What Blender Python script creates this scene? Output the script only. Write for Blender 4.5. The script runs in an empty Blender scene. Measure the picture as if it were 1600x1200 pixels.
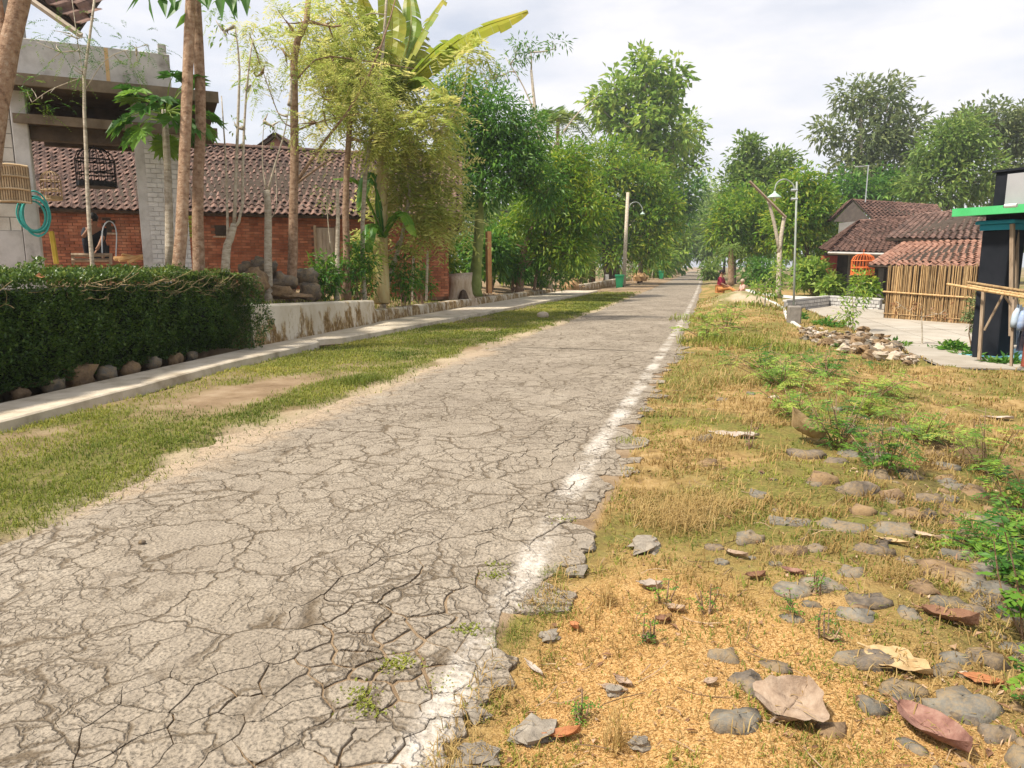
import bpy, math, random
import numpy as np
from mathutils import Vector, Matrix

# ------------------------------------------------------------------ camera, sky, sun, exposure
SC = bpy.context.scene
COL = SC.collection
H = 1.5                                   # eye height above the road
F, HOR, VPX = 1111., 416., 1100.          # focal length and horizon of the 1600 px wide photograph
TH = math.atan((600-HOR)/F)
_c, _s = math.cos(TH), math.sin(TH)
YAW = math.atan((VPX-800)/(F*_c+(600-HOR)*_s))
_cy, _sy = math.cos(YAW), math.sin(YAW)
cam_d = bpy.data.cameras.new('camera'); cam = bpy.data.objects.new('camera', cam_d); COL.objects.link(cam)
cam_d.sensor_width = 36; cam_d.lens = 36*F/1600; cam_d.clip_start = .05; cam_d.clip_end = 4000
cam.location = (0, 0, H); cam.rotation_euler = (math.pi/2-TH, 0, YAW)
SC.camera = cam
SC.render.resolution_x, SC.render.resolution_y = 1024, 768

SUN_EL, SUN_AZ = math.radians(58), math.radians(-128)      # azimuth from +Y towards +X
world = bpy.data.worlds.new('World'); SC.world = world; world.use_nodes = True
wn, wl = world.node_tree.nodes, world.node_tree.links
wn.clear()
wo = wn.new('ShaderNodeOutputWorld'); bg = wn.new('ShaderNodeBackground')
sky = wn.new('ShaderNodeTexSky'); sky.sky_type = 'NISHITA'; sky.sun_disc = False
sky.sun_elevation = SUN_EL; sky.sun_rotation = SUN_AZ
sky.air_density = 1.0; sky.dust_density = 2.0; sky.ozone_density = 1.0
tc = wn.new('ShaderNodeTexCoord'); mp = wn.new('ShaderNodeMapping'); mp.inputs['Scale'].default_value = (1, 1, 3.2)
nz = wn.new('ShaderNodeTexNoise'); nz.inputs['Scale'].default_value = 2.2; nz.inputs['Detail'].default_value = 7; nz.inputs['Roughness'].default_value = .55
cr = wn.new('ShaderNodeValToRGB'); cr.color_ramp.elements[0].position = .38; cr.color_ramp.elements[0].color = (.5, .5, .5, 1)
cr.color_ramp.elements[1].position = .58; cr.color_ramp.elements[1].color = (.96, .96, .96, 1)
mx = wn.new('ShaderNodeMixRGB'); mx.inputs[2].default_value = (6.7, 6.6, 6.8, 1)
wl.new(tc.outputs['Generated'], mp.inputs[0]); wl.new(mp.outputs[0], nz.inputs['Vector']); wl.new(nz.outputs['Fac'], cr.inputs[0])
wl.new(cr.outputs[0], mx.inputs[0]); wl.new(sky.outputs[0], mx.inputs[1]); wl.new(mx.outputs[0], bg.inputs[0])
bg.inputs[1].default_value = .1
wl.new(bg.outputs[0], wo.inputs[0])

sl = bpy.data.lights.new('sun', 'SUN'); sl.energy = 4.4; sl.angle = math.radians(5); sl.color = (1, .93, .82)
so = bpy.data.objects.new('sun', sl); COL.objects.link(so)
sd = Vector((math.cos(SUN_EL)*math.sin(SUN_AZ), math.cos(SUN_EL)*math.cos(SUN_AZ), math.sin(SUN_EL)))
so.rotation_euler = sd.to_track_quat('Z', 'Y').to_euler(); so.location = (0, 0, 60)
SC.view_settings.view_transform = 'Standard'; SC.view_settings.look = 'None'
SC.view_settings.exposure = 0.66; SC.view_settings.gamma = 1
SC.cycles.max_bounces = 6; SC.cycles.transparent_max_bounces = 6
SC.cycles.diffuse_bounces = 3; SC.cycles.glossy_bounces = 2; SC.cycles.transmission_bounces = 3; SC.cycles.volume_bounces = 0

# ------------------------------------------------------------------ helpers
R = np.random.default_rng(11); random.seed(5)
def nrm(a): return a/np.maximum(np.linalg.norm(a, axis=-1, keepdims=True), 1e-9)
def at(px, py, d):
    """point of the place seen at photo pixel (px, py), d metres in front of the lens plane"""
    k = d/F; x, u = (px-800)*k, (600-py)*k
    fw, up = d*_c+u*_s, -d*_s+u*_c
    return np.array([x*_cy-fw*_sy, x*_sy+fw*_cy, up+H])
def on(px, py, z=0.):
    """where the ray through a pixel meets the level z"""
    a = at(px, py, 1.)-np.array([0, 0, H]); t = (z-H)/a[2]
    return a*t+np.array([0, 0, H])
def dep(p): return (-p[0]*_sy+p[1]*_cy)*_c-(p[2]-H)*_s
def _h(i, j, k, s):
    n = (i*374761393+j*668265263+k*2147483647+s*974634541) & 0xffffffff
    n = ((n ^ (n >> 13))*1274126177) & 0xffffffff
    return ((n ^ (n >> 16)) & 0xffff)/65535.
def noise(p, s=0):
    """value noise 0..1 for an (n,2) or (n,3) array"""
    p = np.atleast_2d(np.asarray(p, float))
    if p.shape[1] == 2: p = np.c_[p, np.zeros(len(p))]
    b = np.floor(p).astype(np.int64); f = p-b; f = f*f*(3-2*f); o = 0
    for dx in (0, 1):
        for dy in (0, 1):
            for dz in (0, 1):
                w = (f[:, 0] if dx else 1-f[:, 0])*(f[:, 1] if dy else 1-f[:, 1])*(f[:, 2] if dz else 1-f[:, 2])
                o = o+w*_h(b[:, 0]+dx, b[:, 1]+dy, b[:, 2]+dz, s)
    return o
def fbm(p, s=0, o=3):
    p = np.atleast_2d(np.asarray(p, float)); t = 0; a = .5; n = 0
    for i in range(o): t = t+a*noise(p*2**i+i*17.3, s+i); n += a; a *= .5
    return t/n
def sst(a, b, x): t = np.clip((x-a)/(b-a), 0, 1); return t*t*(3-2*t)

class MB:
    """collects geometry that becomes one mesh"""
    def __init__(s): s.v, s.f, s.r, s.n = [], [], [], 0
    def add(s, v, f, r=None):
        v = np.asarray(v, float).reshape(-1, 3)
        if len(v) == 0: return
        fl = f if isinstance(f, list) else [f]
        for a in fl:
            a = np.asarray(a, int)
            if a.ndim == 1: a = a[None]
            s.f.append(a+s.n)
        if r is None: r = R.random()
        s.v.append(v); s.r.append(np.broadcast_to(np.asarray(r, float), (len(v),))); s.n += len(v)
    def mesh(s, name, smooth=False):
        me = bpy.data.meshes.new(name)
        v = np.concatenate(s.v); lv = np.concatenate([a.ravel() for a in s.f])
        lt = np.concatenate([np.full(len(a), a.shape[1]) for a in s.f])
        me.vertices.add(len(v)); me.vertices.foreach_set('co', v.astype(np.float32).ravel())
        me.loops.add(len(lv)); me.loops.foreach_set('vertex_index', lv.astype(np.int32))
        me.polygons.add(len(lt)); me.polygons.foreach_set('loop_start', np.r_[0, np.cumsum(lt)[:-1]].astype(np.int32))
        me.polygons.foreach_set('use_smooth', np.full(len(lt), bool(smooth)))
        at_ = me.attributes.new('rnd', 'FLOAT', 'POINT'); at_.data.foreach_set('value', np.concatenate(s.r).astype(np.float32))
        me.update(calc_edges=True); me.validate()
        return me
    def build(s, name, mat, parent=None, smooth=False): return obj(name, s.mesh(name, smooth), mat, parent)

def obj(name, me, mat=None, parent=None):
    o = bpy.data.objects.new(name, me); COL.objects.link(o)
    if mat is not None and me is not None and not me.materials: me.materials.append(mat)
    if parent is not None:
        o.parent = parent; o.matrix_parent_inverse = Matrix.Translation(-world_loc(parent))
    return o
def world_loc(o):
    return Vector(o['_base']) if '_base' in o.keys() else Vector((0, 0, 0))
def thing(name, label, cat, loc, group=None):
    o = bpy.data.objects.new(name, None); COL.objects.link(o); o.empty_display_size = .2
    o.location = tuple(float(q) for q in loc); BASE.append(o); o['_base'] = [float(q) for q in loc]
    tag(o, label, cat, group); return o
BASE = []
def tag(o, label, cat, group=None):
    o['label'] = label; o['category'] = cat
    if group: o['group'] = group
    return o
def struct(o): o['kind'] = 'structure'; return o
def stuff(o, label=None, cat=None):
    o['kind'] = 'stuff'
    if label: o['label'] = label; o['category'] = cat
    return o

def box(mb, c, size, ax=None, r=None, taper=1.):
    """box centred at c; ax = 3x3 rows of unit axes"""
    s = np.array(size)/2.
    v = np.array([[-1, -1, -1], [1, -1, -1], [1, 1, -1], [-1, 1, -1], [-1, -1, 1], [1, -1, 1], [1, 1, 1], [-1, 1, 1]], float)
    v[4:, :2] *= taper; v = v*s
    if ax is not None: v = v@np.asarray(ax)
    mb.add(v+np.asarray(c), np.array([[0, 3, 2, 1], [4, 5, 6, 7], [0, 1, 5, 4], [1, 2, 6, 5], [2, 3, 7, 6], [3, 0, 4, 7]]), r)
def bbox(mb, c, size, ax=None, b=.02, r=None):
    """box with chamfered upright and top edges"""
    sx, sy, sz = np.array(size)/2.; b = min(b, sx*.9, sy*.9, sz*.9); rings = []
    def ring(ix, iy, z): return [[-ix+b, -iy, z], [ix-b, -iy, z], [ix, -iy+b, z], [ix, iy-b, z], [ix-b, iy, z], [-ix+b, iy, z], [-ix, iy-b, z], [-ix, -iy+b, z]]
    v = np.array(ring(sx, sy, -sz)+ring(sx, sy, sz-b)+ring(sx-b, sy-b, sz), float)
    if ax is not None: v = v@np.asarray(ax)
    q = [[i+k, (i+1) % 8+k, (i+1) % 8+8+k, i+8+k] for k in (0, 8) for i in range(8)]
    mb.add(v+np.asarray(c), [np.array(q), np.arange(7, -1, -1)[None], np.arange(16, 24)[None]], r)
def tube(mb, pts, rad, n=7, r=None, cap=True, jit=0.):
    pts = np.asarray(pts, float); k = len(pts); rad = np.broadcast_to(np.asarray(rad, float), (k,))
    t = nrm(np.gradient(pts, axis=0)); ref = np.array([0, 0, 1.]) if abs(t[0, 2]) < .9 else np.array([1., 0, 0])
    u = nrm(np.cross(t, ref)); w = np.cross(t, u); a = np.linspace(0, 2*np.pi, n, endpoint=False)
    rr = rad[:, None]*(1+jit*(R.random((k, n))-.5))
    v = pts[:, None]+rr[..., None]*(np.cos(a)[None, :, None]*u[:, None]+np.sin(a)[None, :, None]*w[:, None])
    i = np.arange(k-1)[:, None]*n; j = np.arange(n)[None]; j2 = (j+1) % n
    q = np.stack([i+j, i+j2, i+n+j2, i+n+j], -1).reshape(-1, 4); f = [q]
    if cap: f += [np.arange(n)[::-1][None], (np.arange(n)+(k-1)*n)[None]]
    mb.add(v.reshape(-1, 3), f, r)
def smoothpath(pts, n=10):
    """Catmull-Rom through points"""
    p = np.asarray(pts, float); p = np.vstack([2*p[0]-p[1], p, 2*p[-1]-p[-2]]); out = []
    m = len(p)-3
    for t in np.linspace(0, m-1e-6, n):
        i = int(t); f = t-i; a, b, c, d = p[i:i+4]
        out.append(.5*((2*b)+(c-a)*f+(2*a-5*b+4*c-d)*f*f+(3*b-a-3*c+d)*f**3))
    return np.array(out)
def lathe(mb, prof, c, n=14, r=None):
    prof = np.asarray(prof, float); a = np.linspace(0, 2*np.pi, n, endpoint=False); k = len(prof)
    v = np.stack([prof[:, None, 0]*np.cos(a), prof[:, None, 0]*np.sin(a), np.repeat(prof[:, 1:2], n, 1)], -1).reshape(-1, 3)+np.asarray(c)
    i = np.arange(k-1)[:, None]*n; j = np.arange(n)[None]; j2 = (j+1) % n
    mb.add(v, [np.stack([i+j, i+j2, i+n+j2, i+n+j], -1).reshape(-1, 4), np.arange(n)[::-1][None], (np.arange(n)+(k-1)*n)[None]], r)
def leaves(mb, P, Dr, L, W, fold=.18, r=None, up=None, droop=.0, wide=.45):
    """n folded leaf blades: base P, direction Dr, length L, width W"""
    n = len(P)
    if n == 0: return
    Dr = nrm(Dr); up = np.array([0, 0, 1.]) if up is None else up
    side = nrm(np.cross(Dr, up+R.normal(0, .35, (n, 3)))); nn = np.cross(side, Dr)
    L = np.broadcast_to(L, (n,))[:, None]; W = np.broadcast_to(W, (n,))[:, None]
    m = P+Dr*L*wide; e = nn*W*fold; tip = P+Dr*L-np.array([0, 0, 1.])*L*droop
    v = np.stack([P, m+side*W/2+e, tip, m-side*W/2+e], 1).reshape(-1, 3)
    b = np.arange(n)[:, None]*4
    f = np.concatenate([b+np.array([[0, 1, 2]]), b+np.array([[0, 2, 3]])])
    if r is None: r = R.random(n)
    mb.add(v, f, np.repeat(np.broadcast_to(r, (n,)), 4))
def blades(mb, P, h, w, lean=.5, r=None, dr=None):
    """grass blades: one narrow bent triangle pair each"""
    n = len(P); a = R.random(n)*2*np.pi; d = np.c_[np.cos(a), np.sin(a), np.zeros(n)]
    if dr is not None: d = nrm(d+dr)
    s = np.c_[-d[:, 1], d[:, 0], np.zeros(n)]; h = np.broadcast_to(h, (n,))[:, None]; w = np.broadcast_to(w, (n,))[:, None]
    ln = lean*(.3+R.random((n, 1)))
    mid = P+d*h*ln*.35+np.array([0, 0, .62])*h; tip = P+d*h*ln+np.array([0, 0, 1])*h*(1-.35*ln)
    v = np.stack([P-s*w/2, P+s*w/2, mid+s*w*.35, mid-s*w*.35, tip], 1).reshape(-1, 3); b = np.arange(n)[:, None]*5
    if r is None: r = R.random(n)
    mb.add(v, [b+np.array([[0, 1, 2, 3]]), b+np.array([[3, 2, 4]])], np.repeat(np.broadcast_to(r, (n,)), 5))

# ------------------------------------------------------------------ materials
class NT:
    def __init__(s, name):
        s.m = bpy.data.materials.new(name); s.m.use_nodes = True; s.t = s.m.node_tree; s.t.nodes.clear()
        s.out = s.n('ShaderNodeOutputMaterial'); s.pos = s.n('ShaderNodeNewGeometry').outputs['Position']
    def n(s, k, **kw):
        a = s.t.nodes.new(k)
        for q, v in kw.items(): setattr(a, q, v)
        return a
    def l(s, a, b): s.t.links.new(a, b)
    def put(s, sock, v):
        if hasattr(v, 'is_linked') or hasattr(v, 'links'): s.l(v, sock)
        else: sock.default_value = v
    def math(s, op, a, b=0., c=None):
        n = s.n('ShaderNodeMath', operation=op); s.put(n.inputs[0], a); s.put(n.inputs[1], b)
        if c is not None: s.put(n.inputs[2], c)
        return n.outputs[0]
    def scaled(s, v, vec=(1, 1, 1)):
        n = s.n('ShaderNodeMapping'); n.inputs['Scale'].default_value = vec; s.l(v, n.inputs[0]); return n.outputs[0]
    def noise(s, scale, detail=5, rough=.55, vec=None, dist=0.):
        n = s.n('ShaderNodeTexNoise'); n.inputs['Scale'].default_value = scale; n.inputs['Detail'].default_value = detail
        n.inputs['Roughness'].default_value = rough; n.inputs['Distortion'].default_value = dist; s.l(vec or s.pos, n.inputs['Vector']); return n.outputs['Fac']
    def voro(s, scale, feature='F1', vec=None, out='Distance', rand=1.):
        n = s.n('ShaderNodeTexVoronoi', feature=feature); n.inputs['Scale'].default_value = scale; n.inputs['Randomness'].default_value = rand
        s.l(vec or s.pos, n.inputs['Vector']); return n.outputs[out]
    def ramp(s, f, stops):
        n = s.n('ShaderNodeValToRGB'); e = n.color_ramp.elements
        while len(e) < len(stops): e.new(.5)
        for el, (p, c) in zip(e, stops): el.position = p; el.color = (*c, 1) if not np.isscalar(c) else (c, c, c, 1)
        s.l(f, n.inputs[0]); return n.outputs[0]
    def mix(s, f, a, b, mode='MIX'):
        n = s.n('ShaderNodeMixRGB', blend_type=mode); s.put(n.inputs[0], f)
        for k, v in ((1, a), (2, b)): s.put(n.inputs[k], v if not isinstance(v, tuple) else (*v, 1)[:4])
        return n.outputs[0]
    def rnd(s):
        a = s.n('ShaderNodeAttribute', attribute_name='rnd').outputs['Fac']; b = s.n('ShaderNodeObjectInfo').outputs['Random']
        return s.math('FRACT', s.math('ADD', a, b))
    def attr(s, name): return s.n('ShaderNodeAttribute', attribute_name=name).outputs['Fac']
    def xyz(s, v=None):
        n = s.n('ShaderNodeSeparateXYZ'); s.l(v or s.pos, n.inputs[0]); return n.outputs
    def bump(s, hgt, strength=.4, dist=.01, nrm=None):
        n = s.n('ShaderNodeBump'); n.inputs['Strength'].default_value = strength; n.inputs['Distance'].default_value = dist; s.l(hgt, n.inputs['Height'])
        if nrm is not None: s.l(nrm, n.inputs['Normal'])
        return n.outputs[0]
    def finish(s, col, rough=.85, bump=None, spec=.25, metal=0., trans=0., alpha=None):
        p = s.n('ShaderNodeBsdfPrincipled'); s.put(p.inputs['Base Color'], col if not isinstance(col, tuple) else (*col, 1)[:4]); s.put(p.inputs['Roughness'], rough)
        p.inputs['Specular IOR Level'].default_value = spec; p.inputs['Metallic'].default_value = metal
        if bump is not None: s.l(bump, p.inputs['Normal'])
        sh = p.outputs[0]
        if trans > 0:
            t = s.n('ShaderNodeBsdfTranslucent'); s.put(t.inputs[0], col if not isinstance(col, tuple) else (*col, 1)[:4])
            mxs = s.n('ShaderNodeMixShader'); mxs.inputs[0].default_value = trans; s.l(sh, mxs.inputs[1]); s.l(t.outputs[0], mxs.inputs[2]); sh = mxs.outputs[0]
        s.l(sh, s.out.inputs[0]); return s.m
_mats = {}
def pm(name, cols, scale=4., rough=.85, bump=.35, bscale=45., var=.25, spec=.25, metal=0., stretch=(1, 1, 1), detail=6, bdist=.01):
    """weathered surface: noise ramp of colours, per-piece brightness, fine relief"""
    if name in _mats: return _mats[name]
    t = NT(name); v = t.scaled(t.pos, stretch)
    n = t.noise(scale, detail, .62, v); k = len(cols)
    c = t.ramp(n, [(.28+.44*i/max(k-1, 1), cols[i]) for i in range(k)])
    h = t.n('ShaderNodeHueSaturation'); t.l(c, h.inputs['Color']); h.inputs['Saturation'].default_value = 1
    t.l(t.math('MULTIPLY_ADD', t.rnd(), 2*var, 1-var), h.inputs['Value'])
    b = t.bump(t.noise(bscale, 5, .65, v), bump, bdist)
    _mats[name] = t.finish(h.outputs[0], rough, b, spec, metal); return _mats[name]
def leafm(name, stops, trans=.38, rough=.45, spec=.3, var=.35):
    """foliage: colour by leaf, drifting slowly through the plant"""
    if name in _mats: return _mats[name]
    t = NT(name); n = t.noise(1.6, 3, .5)
    f = t.math('ADD', t.math('MULTIPLY', t.attr('rnd'), .62), t.math('MULTIPLY', n, .42))
    c = t.ramp(t.math('ADD', f, .03), stops)
    _mats[name] = t.finish(c, rough, None, spec, 0, trans); return _mats[name]
# ------------------------------------------------------------------ the lie of the land
I = np.interp
def line_x(y): return -.8+.5*(1-np.exp(-np.maximum(y-6, 0)/18))                 # painted line at the right edge
def redge(y): return line_x(y)+I(y, [1, 2.8, 3.8, 5.4, 7.5, 10, 16], [.07, .08, .26, .32, .2, .22, .22])+.0*y
def ledge(y): return I(y, [0, 2.8, 5, 8, 12, 19, 29, 60], [-3.5, -3.6, -3.98, -3.85, -3.95, -3.6, -3.4, -3.4])
def kfront(y): return I(y, [0, 4.85, 6.6, 8.8, 11.7, 17.9, 34, 60], [-5.9, -6.05, -6.27, -6.6, -6.75, -6.5, -5.9, -5.6])
def kback(y): return I(y, [0, 5.4, 10.9, 17, 30, 60], [-6.75, -6.8, -7.45, -7.85, -7.8, -7.5])
def garden(y): return I(y, [0, 9, 11, 16, 17.2, 24, 38, 60], [.95, .9, .78, .62, .34, .3, .12, .05])
YARD = -.25
def gz(x, y, micro=True):
    x = np.atleast_1d(np.asarray(x, float)); y = np.atleast_1d(np.asarray(y, float)); x, y = np.broadcast_arrays(x, y)
    p = np.c_[x, y]
    z = np.full(len(x), -.02)
    z = np.where((x > ledge(y)-.3) & (x < redge(y)+.02), -.008+.012*(1-((x+2.2)/1.7)**2)*(y < 14)-.012*(y >= 12.5), z)
    kb = kback(y)-I(y, [0, 9.3, 9.9], [1., 1., .4]); gl = garden(y)
    rise = np.clip((kb-x-.3)*.11, 0, .45)*sst(8, 18, y)*sst(60, 45, y)
    lump = (fbm(p*.9, 3)-.5)*.16*sst(0, 1.5, kb-x)
    z = np.where(x < kb, gl+rise+lump, z)
    z = np.where((x >= kb) & (x < kfront(y)+.05), -.06, z)
    re = redge(y); e = x-re
    lw = ledge(y)+.1+(fbm(p*np.array([1., 1.7]), 8)-.5)*.5; lv = (x >= kfront(y)+.05) & (x < lw)
    z = np.where(lv, -.02+.05*sst(0, .16, lw-x)+(fbm(p*1.6, 9)-.5)*.05*sst(.2, .6, lw-x), z)
    vr = -.015+sst(0, .5, e)*((fbm(p*1.3, 5)-.45)*.12+(fbm(p*5, 6)-.5)*.035)+sst(.15, .9, e)*.03-sst(1.6, 4.2, e)*.19
    vr = np.where(y > 12, vr+sst(0, 1, e)*sst(12, 20, y)*.04, vr)
    vr = np.where((e > 1.2), vr-.12*np.exp(-((x-2.35)**2/.25+(y-4.3)**2/1.4)), vr)
    yd = (x > 3.9) & (y > 13.2) & (y < 37); vr = np.where(yd, -.3, vr)
    # sandy heap where two people sit
    vr = vr+.45*np.exp(-((x-1.6)**2/1.0+(y-31)**2/9.))
    z = np.where(e > 0, vr, z)
    far = sst(60, 110, y); z = z*(1-far)+(-.02)*far
    return z
def g1(x, y):
    """height of the built ground sheet, read back from its grid"""
    i = min(max(int(np.searchsorted(xs, x))-1, 0), len(xs)-2); j = min(max(int(np.searchsorted(ys, y))-1, 0), len(ys)-2)
    a, b = (x-xs[i])/(xs[i+1]-xs[i]), (y-ys[j])/(ys[j+1]-ys[j]); Q = Z.reshape(len(ys), len(xs))
    return float((Q[j, i]*(1-a)+Q[j, i+1]*a)*(1-b)+(Q[j+1, i]*(1-a)+Q[j+1, i+1]*a)*b)

def axis(segs):
    o = []
    for a, b, n in segs: o += list(np.linspace(a, b, n, endpoint=False))
    return np.array(o+[segs[-1][1]])
xs = axis([(-900, -120, 8), (-120, -30, 18), (-30, -9.2, 40), (-9.2, -4.4, 52), (-4.4, -3.0, 34), (-3.0, -1.2, 6), (-1.2, 3.6, 130), (3.6, 12, 40), (12, 60, 24), (60, 900, 10)])
ys = axis([(-60, 0, 10), (0, 1.2, 8), (1.2, 4.5, 100), (4.5, 9, 90), (9, 18, 90), (18, 40, 60), (40, 120, 40), (120, 1200, 14)])
X, Y = np.meshgrid(xs, ys); Z = gz(X.ravel(), Y.ravel())
gb = MB(); nx, ny = len(xs), len(ys)
i = (np.arange(ny-1)[:, None]*nx+np.arange(nx-1)[None]).ravel()
gb.add(np.c_[X.ravel(), Y.ravel(), Z], np.stack([i, i+1, i+1+nx, i+nx], -1), .5)
me = gb.mesh('ground', True)
xf, yf = X.ravel(), Y.ravel(); P2 = np.c_[xf, yf]
def husk_w(x, y):
    p = np.c_[x, y]; e = x-redge(y)
    return sst(.0, .25, e)*sst(4.6, 2.6, y+.9*(fbm(p*1.1, 31)-.5)*2)*sst(2.2, 1.5, e)
def soil_w(x, y):
    """bare earth on the left verge"""
    p = np.c_[x, y]; a = fbm(p*np.array([1.0, .5]), 41)
    b = np.exp(-(((x+5.2)/.4)**2+((y-7.3)/1.)**2)); c = sst(.3, -.1, ledge(y)-x+(fbm(p*2.2, 43)-.5)*.6); d = np.exp(-(((x+5.4)/.45)**2+((y-4.4)/.7)**2))
    return np.clip(sst(.58, .7, a)*.6+b*.9+c*.9+d*.6, 0, 1)
lvm = ((xf > kfront(yf)-.1) & (xf < ledge(yf)+.2)).astype(float)*sst(46, 28, yf)
grass = lvm*(1-soil_w(xf, yf))+(xf > redge(yf))*(1-husk_w(xf, yf))*sst(.33, .6, fbm(P2*1.4, 23))*.95
for nme, val in (('husk', husk_w(xf, yf)*(xf > redge(yf))), ('grass', np.clip(grass, 0, 1)), ('sand', np.clip(lvm*sst(.3, -.1, ledge(yf)-xf+(fbm(P2*1.7, 44)-.5)*.7)+1.5*np.exp(-((xf-1.7)**2/1.6+(yf-30.5)**2/10.))*(xf > redge(yf)), 0, 1)), ('dark', (xf > redge(yf))*np.clip(np.exp(-((xf-1.0-.16*yf)**2)/.22)*sst(1.8, 3., yf)*sst(9, 6, yf)*1.3*sst(.3, .6, fbm(P2*2.2, 26))+np.exp(-((xf-2.9)**2/.3+(yf-5.6)**2/1.5)), 0, 1)), ('right', (xf > redge(yf)-.02).astype(float)*sst(70, 45, yf))):
    a = me.attributes.new(nme, 'FLOAT', 'POINT'); a.data.foreach_set('value', val.astype(np.float32))
t = NT('earth')
n1, n2, n3 = t.noise(2.3, 6, .6), t.noise(38, 4, .7), t.noise(9, 5, .6)
soil = t.ramp(n1, [(.3, (.16, .105, .06)), (.5, (.27, .19, .115)), (.7, (.36, .27, .175))])
dry = t.ramp(n3, [(.3, (.17, .11, .045)), (.5, (.33, .215, .085)), (.7, (.46, .32, .15))])
husk = t.ramp(t.voro(150, 'F1', None, 'Color'), [(.2, (.26, .14, .045)), (.5, (.47, .27, .095)), (.8, (.6, .39, .17))])
grs = t.ramp(n2, [(.3, (.05, .055, .015)), (.5, (.13, .14, .03)), (.72, (.26, .23, .06))])
c = t.mix(t.attr('right'), soil, dry); c = t.mix(t.attr('sand'), c, t.ramp(n2, [(.3, (.38, .29, .19)), (.7, (.52, .42, .29))])); c = t.mix(t.attr('husk'), c, husk); c = t.mix(t.math('MULTIPLY', t.attr('dark'), .85), c, t.ramp(n2, [(.3, (.05, .032, .018)), (.7, (.17, .11, .06))]))
gm = t.math('MULTIPLY', t.attr('grass'), t.math('MULTIPLY_ADD', n3, 2.2, -.3)); gm = t.math('MINIMUM', t.math('MAXIMUM', gm, 0), .9)
c = t.mix(gm, c, grs)
bmp = t.bump(t.math('ADD', n2, t.math('MULTIPLY', t.noise(140, 3, .7), .6)), .8, .02)
EARTH = t.finish(c, .95, bmp, .1)
ground = struct(obj('ground', me, EARTH))

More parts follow.
